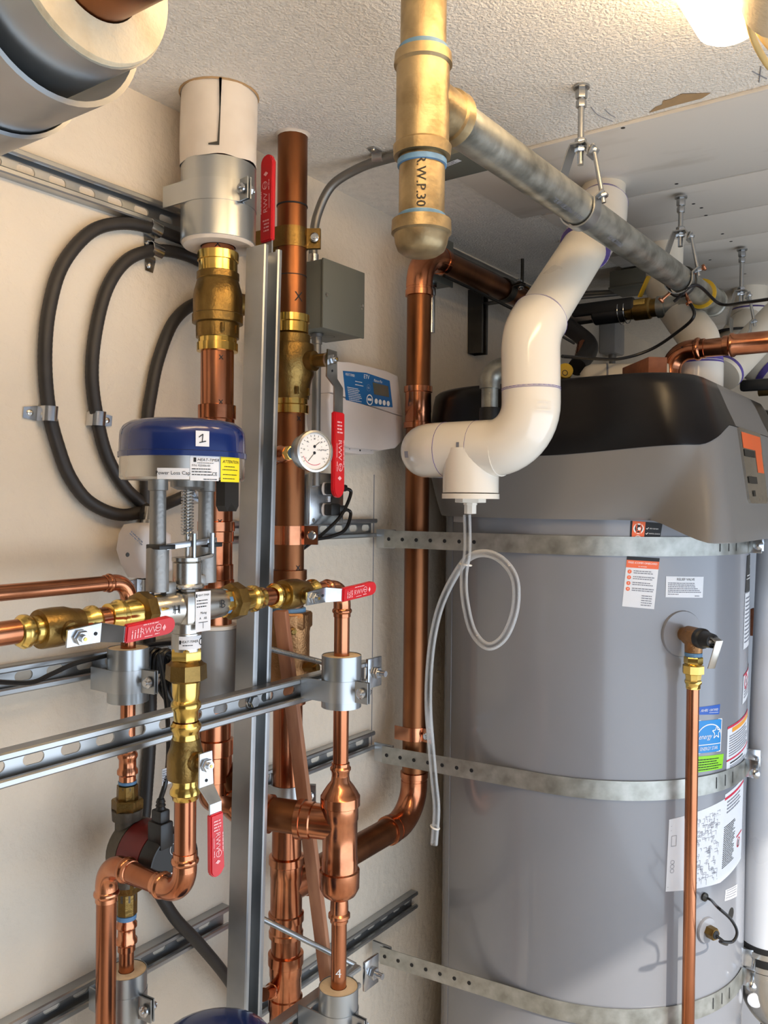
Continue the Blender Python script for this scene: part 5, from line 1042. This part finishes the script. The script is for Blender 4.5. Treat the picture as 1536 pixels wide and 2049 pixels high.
# ------------------------------------------------------------------ electrical gear on the left wall
t = thing('junction_box', 'grey square steel enclosure right of the brown copper riser', 'electrical box', (.05, 1.31, 1.828))
pz = [(1.2429,1.9581),(1.3746,1.9612),(1.375,1.83),(1.2417,1.8291)]
y0, y1 = pz[0][0], pz[1][0]; z1b, z0b = 1.962, 1.829
bx = G().box((.047, (y0+y1)/2, (z0b+z1b)/2), (.094, y1-y0-.004, z1b-z0b-.002), bev=.002).build('enclosure', 'grey_enamel', t)
cvr = G().box((.0975, (y0+y1)/2, (z0b+z1b)/2), (.005, y1-y0, z1b-z0b), bev=.0015).build('cover', 'grey_enamel', t)
for y, z in (((0.1,1.2528,1.8929)[1], (0.1,1.2528,1.8929)[2]), ((0.1,1.3656,1.8938)[1], (0.1,1.3656,1.8938)[2])): G().lathe((.0995, y, z), (1, 0, 0), [(0, .0038), (.003, .003)], 12).lathe((.0995, y, z-.006), (1, 0, 0), [(0, .002), (.0006, .002)], 8).build('cover_screw', 'stainless', cvr)
g = G()
for y in (y0+.035, y0+.07): g.disc(plane((.055, y, z0b+.0), (1, 0, 0), (0, -1, 0), .0012), 0, 0, .014, 18, ri=.0128)
g.build('knockout', 'ink', bx)['kind'] = 'stuff'
t = thing('steel_conduit', 'grey conduit curving from the enclosure up to the ceiling box', 'conduit', (.05, 1.275, 1.96))
G().tube(spline([(.05, 1.272, 1.962), (.05, 1.272, 2.01), (.056, 1.276, 2.06), (.085, 1.283, 2.112), (.14, 1.296, 2.138), (.20, 1.305, 2.146), (.262, 1.312, 2.146)], 8), .0088, 16).build('tube', 'conduit', t)
G().lathe((.05, 1.272, 1.962), (0, 0, 1), [(0, .0125), (.006, .0125), (.007, .0105), (.02, .0105)], 16).build('connector', 'bright_zinc', t)
G().lathe((.05, 1.285, 1.829), (0, 0, -1), [(0, .0125), (.006, .0125), (.007, .0105), (.02, .0105), (.021, .0088), (.3, .0088)], 16).build('lower_conduit', 'conduit', t)
one_hole('zinc strap holding the curved conduit to the ceiling', (.185, 1.303, 2.1597), (1, .12, 0), (.1, -1, 0), .0088, 'zinc', (0, 0, -1))
t = thing('ceiling_box', 'grey ceiling box with a small white sticker behind the galvanized pipe', 'electrical box', (.315, 1.31, 2.1))
c = V((0.3374,1.3233,2.105)); G().box((c.x, c.y, 2.133), (.11, .10, .053), bev=.002).build('enclosure', 'grey_enamel', t)
lb = G().rect(plane((c.x, c.y, 2.1062), (.97, -.2, 0), (-.2, -.97, 0)), -.005, .012, .03, .024).build('sticker', 'paper', t); G().print_lines(plane((c.x, c.y, 2.1058), (.97, -.2, 0), (-.2, -.97, 0)), -.003, .022, .03, 2, .005, .0022).build('lettering', 'grey_ink', lb)
t = thing('junction_box', 'grey wall box with strap tabs behind the galvanized end cap', 'electrical box', (.04, 1.70, 2.03))
b0 = (0, 1.697); b1 = (0, 1.805)
G().box((.023, (b0[1]+b1[1])/2, 2.086), (.046, b1[1]-b0[1], .108), bev=.003).build('enclosure', 'grey_enamel', t)
G().lathe((.024, b0[1]+.05, 2.032), (0, 0, -1), [(0, .013), (.012, .013), (.013, .0105), (.03, .0105), (.031, .0088), (.12, .0088)], 16).build('connector', 'bright_zinc', t)
G().box((.047, (b0[1]+b1[1])/2, 2.086), (.004, b1[1]-b0[1]+.004, .112), bev=.001).build('cover', 'grey_enamel', t)
G().disc(plane((.023, b0[1]-.0006, 2.085), (1, 0, 0), (0, 0, 1), .0004), 0, 0, .016, 24, ri=.0148).build('knockout', 'ink', t)
t = thing('steel_conduit', 'grey conduit along the top corner turning across the ceiling behind the vents', 'conduit', (.02, 2.0, 2.14))
G().tube(fillet([(.02, b1[1], 2.134), (.02, 2.40, 2.134), (.30, 2.505, 2.134)], .07)[0], .0092, 14).build('tube', 'conduit', t)
t2 = G().tube(fillet([(.03, b1[1], 2.112), (.035, 2.37, 2.112), (.30, 2.475, 2.125)], .07)[0], .006, 12).build('tube', 'conduit', t)
for y, lbx in (((0.0,1.9174,2.1202)[1], 'near'), (2.15, 'far')): one_hole('zinc strap on the corner conduit, the %s one' % ('one beside the wall box' if lbx == 'near' else 'far one by the steel strut stub'), (0, y, 2.134), (0, 1, 0), (0, 0, -1), .0092, 'zinc')
t = thing('ceiling_box', 'dark ceiling box at the end of the crossing conduit', 'electrical box', (.32, 2.51, 2.1))
c = V((0.3322,2.3434,2.11)); G().box((c.x, c.y, 2.125), (.13, .11, .045), bev=.002).build('enclosure', 'grey_enamel', t); G().box((c.x, c.y, 2.1), (.135, .115, .006), bev=.001).build('cover', 'grey_enamel', t)
t = thing('switch_box', 'pale die-cast box on the far wall above the near heater', 'electrical box', (0.03,2.942,2.0509))
c = V((0.03,2.9504,2.0916)); G().box((.03, c.y, c.z), (.06, .10, .115), bev=.008).build('enclosure', 'grey_jacket', t)
G().lathe((.032, c.y, c.z-.056), (0, 0, -1), [(0, .014), (.016, .014), (.017, .0115), (.035, .0115), (.036, .0095), (.25, .0095)], 16).build('conduit', 'conduit', t); G().disc(plane((.061, c.y-.012, c.z-.02), (0, 1, 0), (0, 0, 1)), 0, 0, .015, 20, ri=.0138).build('knockout', 'grey_ink', t)
# strut stub and split ring on the corner copper pipe
ys = (0.03,1.9846,1.9854)[1]
strut('short upright strut stub on the wall behind the horizontal brown copper pipe', (0, ys, (0.04,1.9497,1.8956)[2]), (0, ys, (0.04,1.9457,2.0646)[2]), (1, .12, 0), slots=False, m='dark_iron')
clamp('dark clamp holding the horizontal brown copper to the strut stub', (.1, ys, 2.055), .03, .04, .03, 'dark_iron', ear=10)
for r in [bpy.data.objects[k] for k in ORI if k.startswith('pipe_clamp')][-1:]:
    r.rotation_euler = (PI/2, 0, 0)
t = thing('clevis_hanger', 'thin rod and ring hanger on the brown copper by the strut stub', 'pipe hanger', (.1, ys+.13, 2.03), None)
G().cyl((.1, ys+.10, 2.084), (.1, ys+.10, 2.1599), .0045, 10).build('rod', 'dark_iron', t); G().torus((.1, ys+.10, 2.055), (0, 1, 0), .0295, .0035, 26).build('split_ring', 'dull_brass', t)
g = G(); g.cyl((.12, ys+.10, 2.055-.02), (.145, ys+.10, 2.05), .004, 10); g.build('ring_screw', 'brass', t)
# ------------------------------------------------------------------ white controller
t = thing('controller', 'white plastic controller with blue keypad left of the corner copper pipe', 'controller', (.03, 1.44, 1.60))
top = [(1.3206,1.7803),(1.3794,1.7866),(1.4489,1.7878),(1.5135,1.7857),(1.5562,1.779),(1.5671,1.7278),(1.5737,1.6926)]; bot = [(1.5807,1.6391),(1.5493,1.6182),(1.4921,1.6095),(1.3822,1.6087),(1.3294,1.6188),(1.3161,1.6519),(1.3107,1.7013)]
def shell(poly, x0, x1, bev, name, m): return pillow(poly, (x0, 0, 0), (0, 1, 0), (0, 0, 1), (1, 0, 0), x1-x0, bev*2, bev).build(name, m, t)
mid = [(1.3168,1.7159),(1.5757,1.6905)]
shell(top+[(mid[1][0], mid[1][1]+.0008), (mid[0][0], mid[0][1]+.0008)], .0, .06, .004, 'upper_housing', 'white_plastic')
shell([mid[1]]+bot+[mid[0]], .0, .0595, .004, 'lower_housing', 'white_plastic')
low = [(1.3781,1.6129),(1.4799,1.6145),(1.4801,1.6026),(1.4299,1.5979),(1.3783,1.6005)]; shell(low, .0, .05, .002, 'cable_gland_plate', 'white_plastic')
G().lathe((.0495, 0, 0), (1, 0, 0), [(0, .001), (.001, .001)], 6)
g = G()
for px in [(1.3934,1.6096),(1.4297,1.6074),(1.469,1.6107)]: g.lathe((.0498, px[0], px[1]), (1, 0, 0), [(0, .0022), (.0008, .0022)], 10)
g.build('screw_hole', 'dark_iron', t)['kind'] = 'stuff'
kq = [(1.3558,1.7649),(1.4342,1.771),(1.5208,1.7647),(1.5334,1.7078),(1.4496,1.7029),(1.3666,1.7071)]
pan = G().prism(kq, (.0595, 0, 0), (0, 1, 0), (0, 0, 1), (1, 0, 0), .0016).build('keypad', 'panel_blue', t)
sk = plane((.0612, 0, 0), (0, 1, 0), (0, 0, 1), .0004)
g = G()
a, b = [(1.4249,1.7582),(1.3586,1.7591)]; g.text(sk, 'ETV', .0125, a[0], a[1]+.004, sx=.95); a2 = [(1.4606,1.7573)][0]; g.text(sk, 'Platinum Plus', .0085, a2[0], a2[1]+.001, shear=.4, sx=.68)
g.text(sk, 'HEAT-TIMER', .0075, b[0]+.004, b[1], sx=.75)
for row in range(8): p = [(1.3689,1.7359)][0]; g.print_lines(sk, p[0]+.001*row, p[1]-.0036*row-.002, .046, 1, .01, .0013)
p = [(1.3957,1.7473)][0]; g.print_lines(sk, p[0], p[1]+.002, .03, 2, .007, .0014)
for bx_, by_ in [(1.4705,1.7146),(1.4852,1.7144),(1.5001,1.7143),(1.5153,1.7142)]: g.disc(sk, bx_, by_, .0058, 16)
p = [(1.4469,1.7153)][0]; g.disc(sk, p[0], p[1], .0115, 22, ri=.009); g.rect(sk, p[0]-.007, p[1]-.002, p[0]+.007, p[1]+.003); p = [(1.4429,1.7403)][0]; g.disc(sk, p[0], p[1], .007, 18, ri=.0068); g.text(sk, 'UL', .006, p[0], p[1], align='CENTER')
g.build('keypad_print', 'white_ink', pan)
lq = [(1.4571,1.7537),(1.5146,1.7519),(1.5188,1.7283),(1.4629,1.7287)]; G().prism(lq, (.0608, 0, 0), (0, 1, 0), (0, 0, 1), (1, 0, 0), .0009).build('display', 'lcd', pan)
# ------------------------------------------------------------------ outlet with plugs
t = thing('outlet_box', 'galvanized outlet box with two black plugs below the controller', 'outlet', (.02, 1.32, 1.46))
oq = [(1.2739,1.5428),(1.3691,1.5516),(1.3737,1.465),(1.2751,1.4601)]
yc_, zc_ = (oq[0][0]+oq[1][0])/2, 1.503
G().box((.022, yc_, zc_), (.044, .10, .10), bev=.003).build('box', 'zinc', t); pl_ = G().box((.047, yc_, zc_), (.006, .108, .105), bev=.0025).build('cover_plate', 'bright_zinc', t)
G().box((.02, yc_-.068, zc_-.005), (.03, .022, .115), bev=.001).build('mounting_bracket', 'zinc', t)
g = G()
for dy in (-.042, .042):
    for dz in (-.042, .042): g.lathe((.049, yc_+dy, zc_+dz), (1, 0, 0), [(0, .0048), (.002, .004)], 12)
g.lathe((.049, yc_, zc_), (1, 0, 0), [(0, .003), (.002, .0025)], 10); g.build('cover_screw', 'stainless', pl_)['kind'] = 'stuff'
for dz in (.021, -.021): G().prism([(math.cos(q)*.0175, max(-.0125, min(.0125, math.sin(q)*.0175))) for q in [2*PI*k/22 for k in range(22)]], (.0495, yc_, zc_+dz), (0, 1, 0), (0, 0, 1), (1, 0, 0), .0016).build('receptacle_face', 'white_plastic', pl_)
G().box((.0515, yc_+.004, zc_), (.002, .008, .012), bev=.0005).build('switch_tab', 'paper', pl_)
for i, (dz, lbl) in enumerate(((.021, 'upper black plug and cord in the metal outlet'), (-.021, 'lower black plug and cord in the metal outlet'))):
    t = thing('power_plug', lbl, 'plug', (.06, yc_, zc_+dz)); g = G(); g.box((.062, yc_+.002, zc_+dz), (.02, .03, .024), bev=.004); g.box((.068, yc_+.024, zc_+dz+.002), (.014, .026, .014), bev=.004); g.build('plug_body', 'rubber', t)
    ps = [(.068, yc_+.036, zc_+dz+.002), (.07, yc_+.052, zc_+dz-.008)]
    ps += [(0.075,1.3369,1.4719),(0.075,1.2852,1.4389),(0.075,1.2432,1.4187),(0.075,1.2085,1.4029)] if i == 0 else [(0.083,1.3386,1.4419),(0.083,1.291,1.4292),(0.083,1.2307,1.4233),(0.083,1.1993,1.4074)]
    G().tube(spline(ps, 8), .0036, 8).build('cord', 'cable', t)
tag(G().torus((0.079,1.2384,1.4258), (0, 1, -.8), .006, .0016, 14).build('cable_tie', 'pvc'), 'small pale cable tie round the two outlet cords', 'cable tie')
# ------------------------------------------------------------------ lit fixture, orange pipe and wires at top right
t = thing('light_fixture', 'warm lit strip light on the ceiling at the upper right', 'light', (.86, .6, 2.1))
ye = 1.135
pr = [(math.cos(2*PI*k/24)*.043, math.sin(2*PI*k/24)*.029) for k in range(24)]; zl_ = 2.112; vs = []; fs = []
st_ = [(ye+.012, .25), (ye+.010, .6), (ye+.004, .88), (ye-.006, 1), (-.1, 1)]
for y_, q_ in st_: vs += [V((.86+x*q_, y_, zl_+z*q_)) for x, z in pr]
for i in range(len(st_)-1): fs += [(i*24+k, i*24+(k+1) % 24, (i+1)*24+(k+1) % 24, (i+1)*24+k) for k in range(24)]
G().add(vs, fs+[list(range(24))[::-1], list(range(96, 120))]).build('diffuser', 'lamp', t)
G().box((.86, .515, 2.150), (.036, 1.2, .02), bev=.002).build('housing', 'white_plastic', t); G().box((.908, ye-.015, 2.118), (.012, .02, .016), bev=.003).build('end_clip', 'white_plastic', t)
t = thing('insulated_pipe', 'tan insulated pipe end at the very top right corner', 'insulated pipe', (0.9395,0.9293,2.02))
c = V((0.9438,1.0121,2.07)); G().lathe(c+V((0, .02, 0)), (.25, -1, 0), [(0, .012), (0, .05), (.42, .05), (.42, .012)], 32).build('jacket', 'insulation', t)
for i, (pts, lb_) in enumerate((([(0.9002,1.0247,2.08),(0.8908,1.0787,2.08),(0.8863,1.1356,2.08),(0.8883,1.2031,2.08),(0.8962,1.24,2.08)], 'outer cream cable loop at the top right edge'), ([(0.8957,1.0624,2.1),(0.8883,1.1133,2.1),(0.888,1.1604,2.1),(0.8928,1.207,2.1)], 'inner cream cable loop at the top right edge'))):
    tag(G().tube(spline(pts, 8), .0042, 10).build('cable', 'cream_cable'), lb_, 'cable')
# ------------------------------------------------------------------ things over the heaters
t = thing('vent_pipe', 'white PVC pipe slanting from the ceiling onto the back of the near heater', 'vent pipe', (.6, 1.9, 1.75))
a, b = V((0.4633,2.1486,2.157)), V((.600, 1.973, 1.872)); pth, bn = fillet([a, a+V((.0, -.004, -.12)), b, (.602, 1.968, 1.752)], .05); G().tube(pth, .0445, 30).build('pipe', 'pvc_pipe', t)
G().lathe((.602, 1.968, 1.749), (0, 0, 1), [(0, .04), (0, .05), (.072, .05), (.0725, .0455)], 30).build('hub', 'pvc', t); G().lathe((.602, 1.968, 1.816), (0, 0, 1), [(0, .0455), (.0, .0506), (.014, .0485), (.015, .0445)], 30).build('primer_ring', 'purple', t)
t = thing('vent_pipe', 'white PVC pipe with dark joint rings above the second heater', 'vent pipe', (.62, 2.6, 1.8))
a = V((0.5423,2.7226,2.157)); m1 = V((0.5354,2.5903,1.9494)); m2 = V((0.5561,2.4811,1.8684)); 
pth, bn = fillet([a, a+V((0, 0, -.1)), m1+V((0, 0, .03)), m1, m1+V((.16, -.02, -.13))], .04); G().tube(pth, .05, 30).build('pipe', 'pvc_pipe', t)
for k, f_ in enumerate((.055, .02)): G().lathe(m1+V((0, 0, f_)), (0, 0, -1), [(0, .05), (.0, .056), (.004, .056), (.004, .05)], 28).build('joint_ring', 'ink', t)
d_ = V((.16, -.02, -.13)).normalized(); G().lathe(m1+V((.16, -.02, -.13))*.55, d_, [(0, .05), (0, .0512), (.018, .0512), (.018, .05)], 28).build('primer_ring', 'purple', t)
G().lathe((a.x, a.y, a.z-.12), (0, 0, 1), [(0, .05), (0, .056), (.05, .056), (.05, .05)], 28).build('coupling', 'pvc', t); G().lathe((a.x, a.y, a.z-.07), (0, 0, 1), [(0, .05), (.0, .0565), (.006, .0505)], 28).build('primer_ring', 'purple', t)
p_, q_ = V((0.6577,2.3954,1.9671)), V((0.5888,2.2215,1.8258)); t = thing('vent_pipe', 'short white PVC length slanting down behind the black heater cover', 'vent pipe', tuple(q_))
G().cyl(tuple(p_+(p_-q_)*.25), tuple(q_), .0445, 30).build('pipe', 'pvc_pipe', t); G().lathe(q_+(p_-q_).normalized()*.012, (p_-q_), [(0, .0445), (0, .0455), (.008, .0455), (.008, .0445)], 28).build('primer_ring', 'purple', t)
t = thing('vent_pipe', 'pale intake pipe lying across the top of the near heater', 'vent pipe', (.45, 1.86, 1.70))
o_ = V((0.3839,1.8054,1.7865)); o_.z = 1.780; e_ = V((0.5564,1.879,1.7912)); e_.z = 1.780; G().lathe(o_, e_-o_, [(0, .012), (.010, .026), (.024, .032), ((e_-o_).length, .032)], 30).build('pipe', 'pvc_pipe', t); G().lathe(o_+(e_-o_)*.30, e_-o_, [(0, .032), (0, .0335), (.004, .0335), (.004, .032)], 28).build('joint_ring', 'grey_ink', t)
t = thing('copper_pipe', 'bright copper outlet pipe with elbow on top of the near heater', 'copper pipe', (.56, 1.9, 1.735))
c0 = V((0.5628,1.8834,1.7825)); zc2 = (0.6138,1.9207,1.8514)[2]-.016; c1 = V((c0.x, c0.y, zc2)); pipe_run(t, [(c0.x, c0.y, 1.70), tuple(c1), (1.05, c1.y-.005, zc2+.003)], .0195, .042, skip=())
G().lathe((c0.x, c0.y, 1.735), (0, 0, 1), [(0, .0195), (.0, .026), (.008, .026), (.009, .022), (.02, .022), (.021, .0195)], 26).build('flare_base', 'fitting', t)
xm = V((0.6926,1.9768,1.86)); G().lathe((xm.x-.02, c1.y-.002, zc2+.002), (1, 0, 0), [(0, .0195), (.001, .0215), (.012, .0215), (.016, .0255), (.021, .0255), (.025, .0225), (.2, .0225)], 26).build('coupling', 'fitting', t); mark(t, (xm.x-.10, c1.y-.002, zc2), (1, 0, 0), (0, -1, .2), .0197, 'x', .012)
wa, wb = V((0.5114,1.7734,1.7906)), V((0.6024,1.6662,1.7882)); wa.z = wb.z = 1.768
tag(G().bar(tuple(wa), tuple(wb), .042, .038, (0, 0, 1), .001).build('wood_block', 'wood_block'), 'reddish wood block wedged beside the copper elbow on the heater cover', 'wood block')
# gas train hanging off the end of the galvanized pipe
zgx = zE-.005; xa = .6
t = thing('gas_valve', 'bronze ball valve with yellow lever between black hose and galvanized end', 'valve', (.4, yE+.06, zgx))
yv2 = yE+.045
G().lathe((xa-.02, yv2, zgx), (-1, 0, 0), [(0, .022), (.02, .022), (.021, .026), (.04, .026), (.041, .022), (.075, .022), (.076, .026), (.095, .026), (.096, .018)], 22).build('coupling', 'galvanized', t)
G().lathe((xa-.025, yv2, zgx), (-1, 0, 0), [(0, .0225), (.0, .0272), (.016, .0272), (.017, .0225)], 22).build('blue_thread_seal', 'blue_tape', t)
G().lathe((xa-.11, yv2, zgx), (-1, 0, 0), [(0, .018), (.004, .022), (.02, .022), (.024, .026), (.06, .026), (.064, .022), (.08, .022), (.084, .018)], 22).build('valve_body', 'dull_brass', t)
g = G(); g.bar((xa-.16, yv2, zgx+.03), (xa-.135, yv2-.01, zgx+.075), .02, .004, (0, 1, 0)); g.build('lever', 'yellow_handle', t); G().box((xa-.165, yv2-.022, zgx+.008), (.05, .006, .022), bev=.001).build('brass_lever_plate', 'brass', t)
G().lathe((xa-.19, yv2, zgx), (-1, 0, 0), [(0, .02), (.01, .026), (.08, .026), (.084, .022)], 20).build('black_coupling', 'black', t); G().box((xa-.245, yv2-.02, zgx+.012), (.16, .016, .032), bev=.007).build('handle_sleeve', 'rubber', t)
for k in (.205, .19): G().torus((xa-k, yv2, zgx), (1, 0, 0), .03, .0014, 20).build('wire_tie', 'bright_zinc', t)
hx = xa-.33
tag(G().lathe((hx+.062, yv2, zgx), (-1, 0, 0), [(0, .019), (.07, .021)], 8).build('hose_end', 'stainless'), 'fluted steel collar joining the black hose to the gas valve', 'hose fitting')
tag(G().tube(spline([(hx-.005, yv2, zgx), (hx-.03, yv2-.01, zgx-.005), tuple(V((0.3416,1.9609,1.8846))), tuple(V((0.3583,1.8489,1.8136)))], 10), .021, 18).build('hose', 'black_flex'), 'thick black hose bending down behind the white vent', 'hose')
t = thing('gas_cock', 'yellow capped fitting peeking out beside the white vent', 'gas fitting', (0.3996,1.6937,1.7786)); G().lathe(V((0.4035,1.6718,1.7723)), (.5, -.8, .2), [(0, .016), (.02, .016), (.022, .010)], 18).build('cap', 'yellow_handle', t); G().disc(plane((0.4153,1.6496,1.7706), (.85, .5, 0), (0, -.2, 1)), 0, 0, .006, 12, ri=.0045).build('stamp', 'ink', t)
tag(G().tube(spline([(0.3317,1.9538,1.8844), (0.339,1.9217,1.8489), (0.3434,1.8998,1.8158)], 8), [.016+.0012*(i % 2) for i in range(17)], 14).build('corrugated_connector', 'copper'), 'corrugated copper connector behind the black hose', 'copper pipe')
t = thing('gas_valve', 'dark valve with green black handle above the second heater', 'valve', (0.6601,2.2473,1.7987)); a = V((0.6145,2.3377,1.81)); G().box(tuple(a+V((.04, 0, 0))), (.10, .02, .03), bev=.008).build('handle', 'rubber', t); G().lathe(a+V((.03, .03, -.01)), (1, 0, 0), [(0, .016), (.12, .016)], 18).build('valve_body', 'dull_brass', t)
tag(G().tube(spline([(0.4659,1.52,1.7813), (0.4591,1.675,1.8003), (0.4743,1.8088,1.8171), (0.5275,1.8469,1.8374), (0.5867,1.828,1.8629), (0.6333,1.8002,1.8905), tuple(V((XG+.012, y2+.01, zg0-.025)))], 9), .0034, 8).build('wire', 'cable'), 'thin black wire swooping from the white vent up to the hanger', 'wire')
tag(G().tube(spline([tuple(V((XG-.01, y2-.006, zg0-.034))), tuple(V((XG+.034, y2-.004, zg0-.005))), (0.6638,1.8838,1.9278), (0.7307,1.8083,1.9075), (0.8003,1.7349,1.8917)], 9), .0034, 8).build('wire', 'cable'), 'thin black wire running from the hanger out to the right', 'wire')
c = V((XG, y2+.012, zg0+.01)); t = thing('wire_clamp', 'small beam clamp with screws under the galvanized pipe at the second hanger', 'clamp', tuple(c))
g = G(); g.torus(tuple(c), (0.15, 1, 0), RG+.004, .0035, 24); g.build('ring', 'dark_iron', t)
g = G(); 
for q in (.4, -1.2, -2.4): g.cyl(tuple(c+V((math.cos(q)*.03, -.004, math.sin(q)*.03))), tuple(c+V((math.cos(q)*.056, -.01, math.sin(q)*.056))), .0032, 10); g.hexa(tuple(c+V((math.cos(q)*.05, -.01, math.sin(q)*.05))), (math.cos(q), 0, math.sin(q)), .006, .007)
g.build('clamp_screw', 'copper', t)['kind'] = 'stuff'
# thin black cable under the horizontal brown copper, and elbow of the iron waste pipe
tag(G().tube(spline([(.112, 1.66, 2.018), (.115, 1.85, 2.012), (.118, 2.1, 2.0), (.118, 2.4, 1.98)], 8), .004, 8).build('cable', 'cable'), 'black cable slung under the horizontal brown copper pipe', 'cable')
t = thing('iron_pipe', 'dull galvanized elbow and black pipe behind the white vent', 'iron pipe', (.33, 1.478, 1.6))
e0 = V((0.3324,1.478,1.7412)); pth, bn = fillet([(e0.x, e0.y, 1.56), (e0.x, e0.y, e0.z+.022), (e0.x+.09, e0.y+.03, e0.z+.024)], .028); G().tube(pth, .0165, 22).build('pipe', 'galvanized', t)
arc = bn[0][0]; G().tube([arc[0]+V((0, 0, -.012))]+arc+[arc[-1]+V((.015, .005, 0))], .0205, 24).build('elbow', 'galvanized', t); G().lathe((e0.x, e0.y, e0.z-.055), (0, 0, -1), [(0, .0165), (0, .0195), (.008, .0205), (.065, .0205), (.065, .014)], 22).build('black_sleeve', 'rubber', t)
# big waste pipe at the right edge
pa, pb2 = V((0.7577,2.0899,1.4272)), V((0.7396,2.0626,0.501)); t = thing('waste_pipe', 'large pale waste pipe on the right edge with banded coupling and elbow', 'waste pipe', tuple(pb2))
d_ = (pa-pb2).normalized(); G().cyl(tuple(pb2), tuple(pa+d_*.02), .054, 44).build('pipe', 'cool_pvc', t)
G().lathe(pb2, -d_, [(-.012, .0542), (-.011, .0565), (.044, .0565), (.045, .05)], 40).build('rubber_sleeve', 'rubber', t)
for k in (.0, .03): G().lathe(pb2-d_*k, -d_, [(0, .0566), (.0, .0578), (.012, .0578), (.012, .0566)], 40).build('steel_band', 'stainless', t)
ee = pb2-d_*.045; el = G().tube(fillet([tuple(ee), tuple(ee-d_*.075), tuple(ee-d_*.12+V((.12, .05, -.02)))], .06)[0], .053, 36).build('elbow', 'stainless', t); nn_ = V((.55, -.83, 0)); G().lathe(ee-d_*.06+V((-.008, -.05, 0)), (.3, -.93, 0), [(0, .016), (.003, .016), (.004, .012)], 20).build('cleanout_button', 'paper', el)
tag(G().cyl(tuple(ee-d_*.09+V((.03, .03, 0))), (ee.x-.02, ee.y+.05, .02), .032, 24).build('lower_waste_pipe', 'dark_iron'), 'dark pipe dropping below the steel elbow at the lower right edge', 'waste pipe')
tag(G().box((0.6527,2.3552,1.1947), (.03, .03, .07), bev=.001).build('wood_block', 'wood_block'), 'small brown wood block glimpsed right of the near heater', 'wood block')
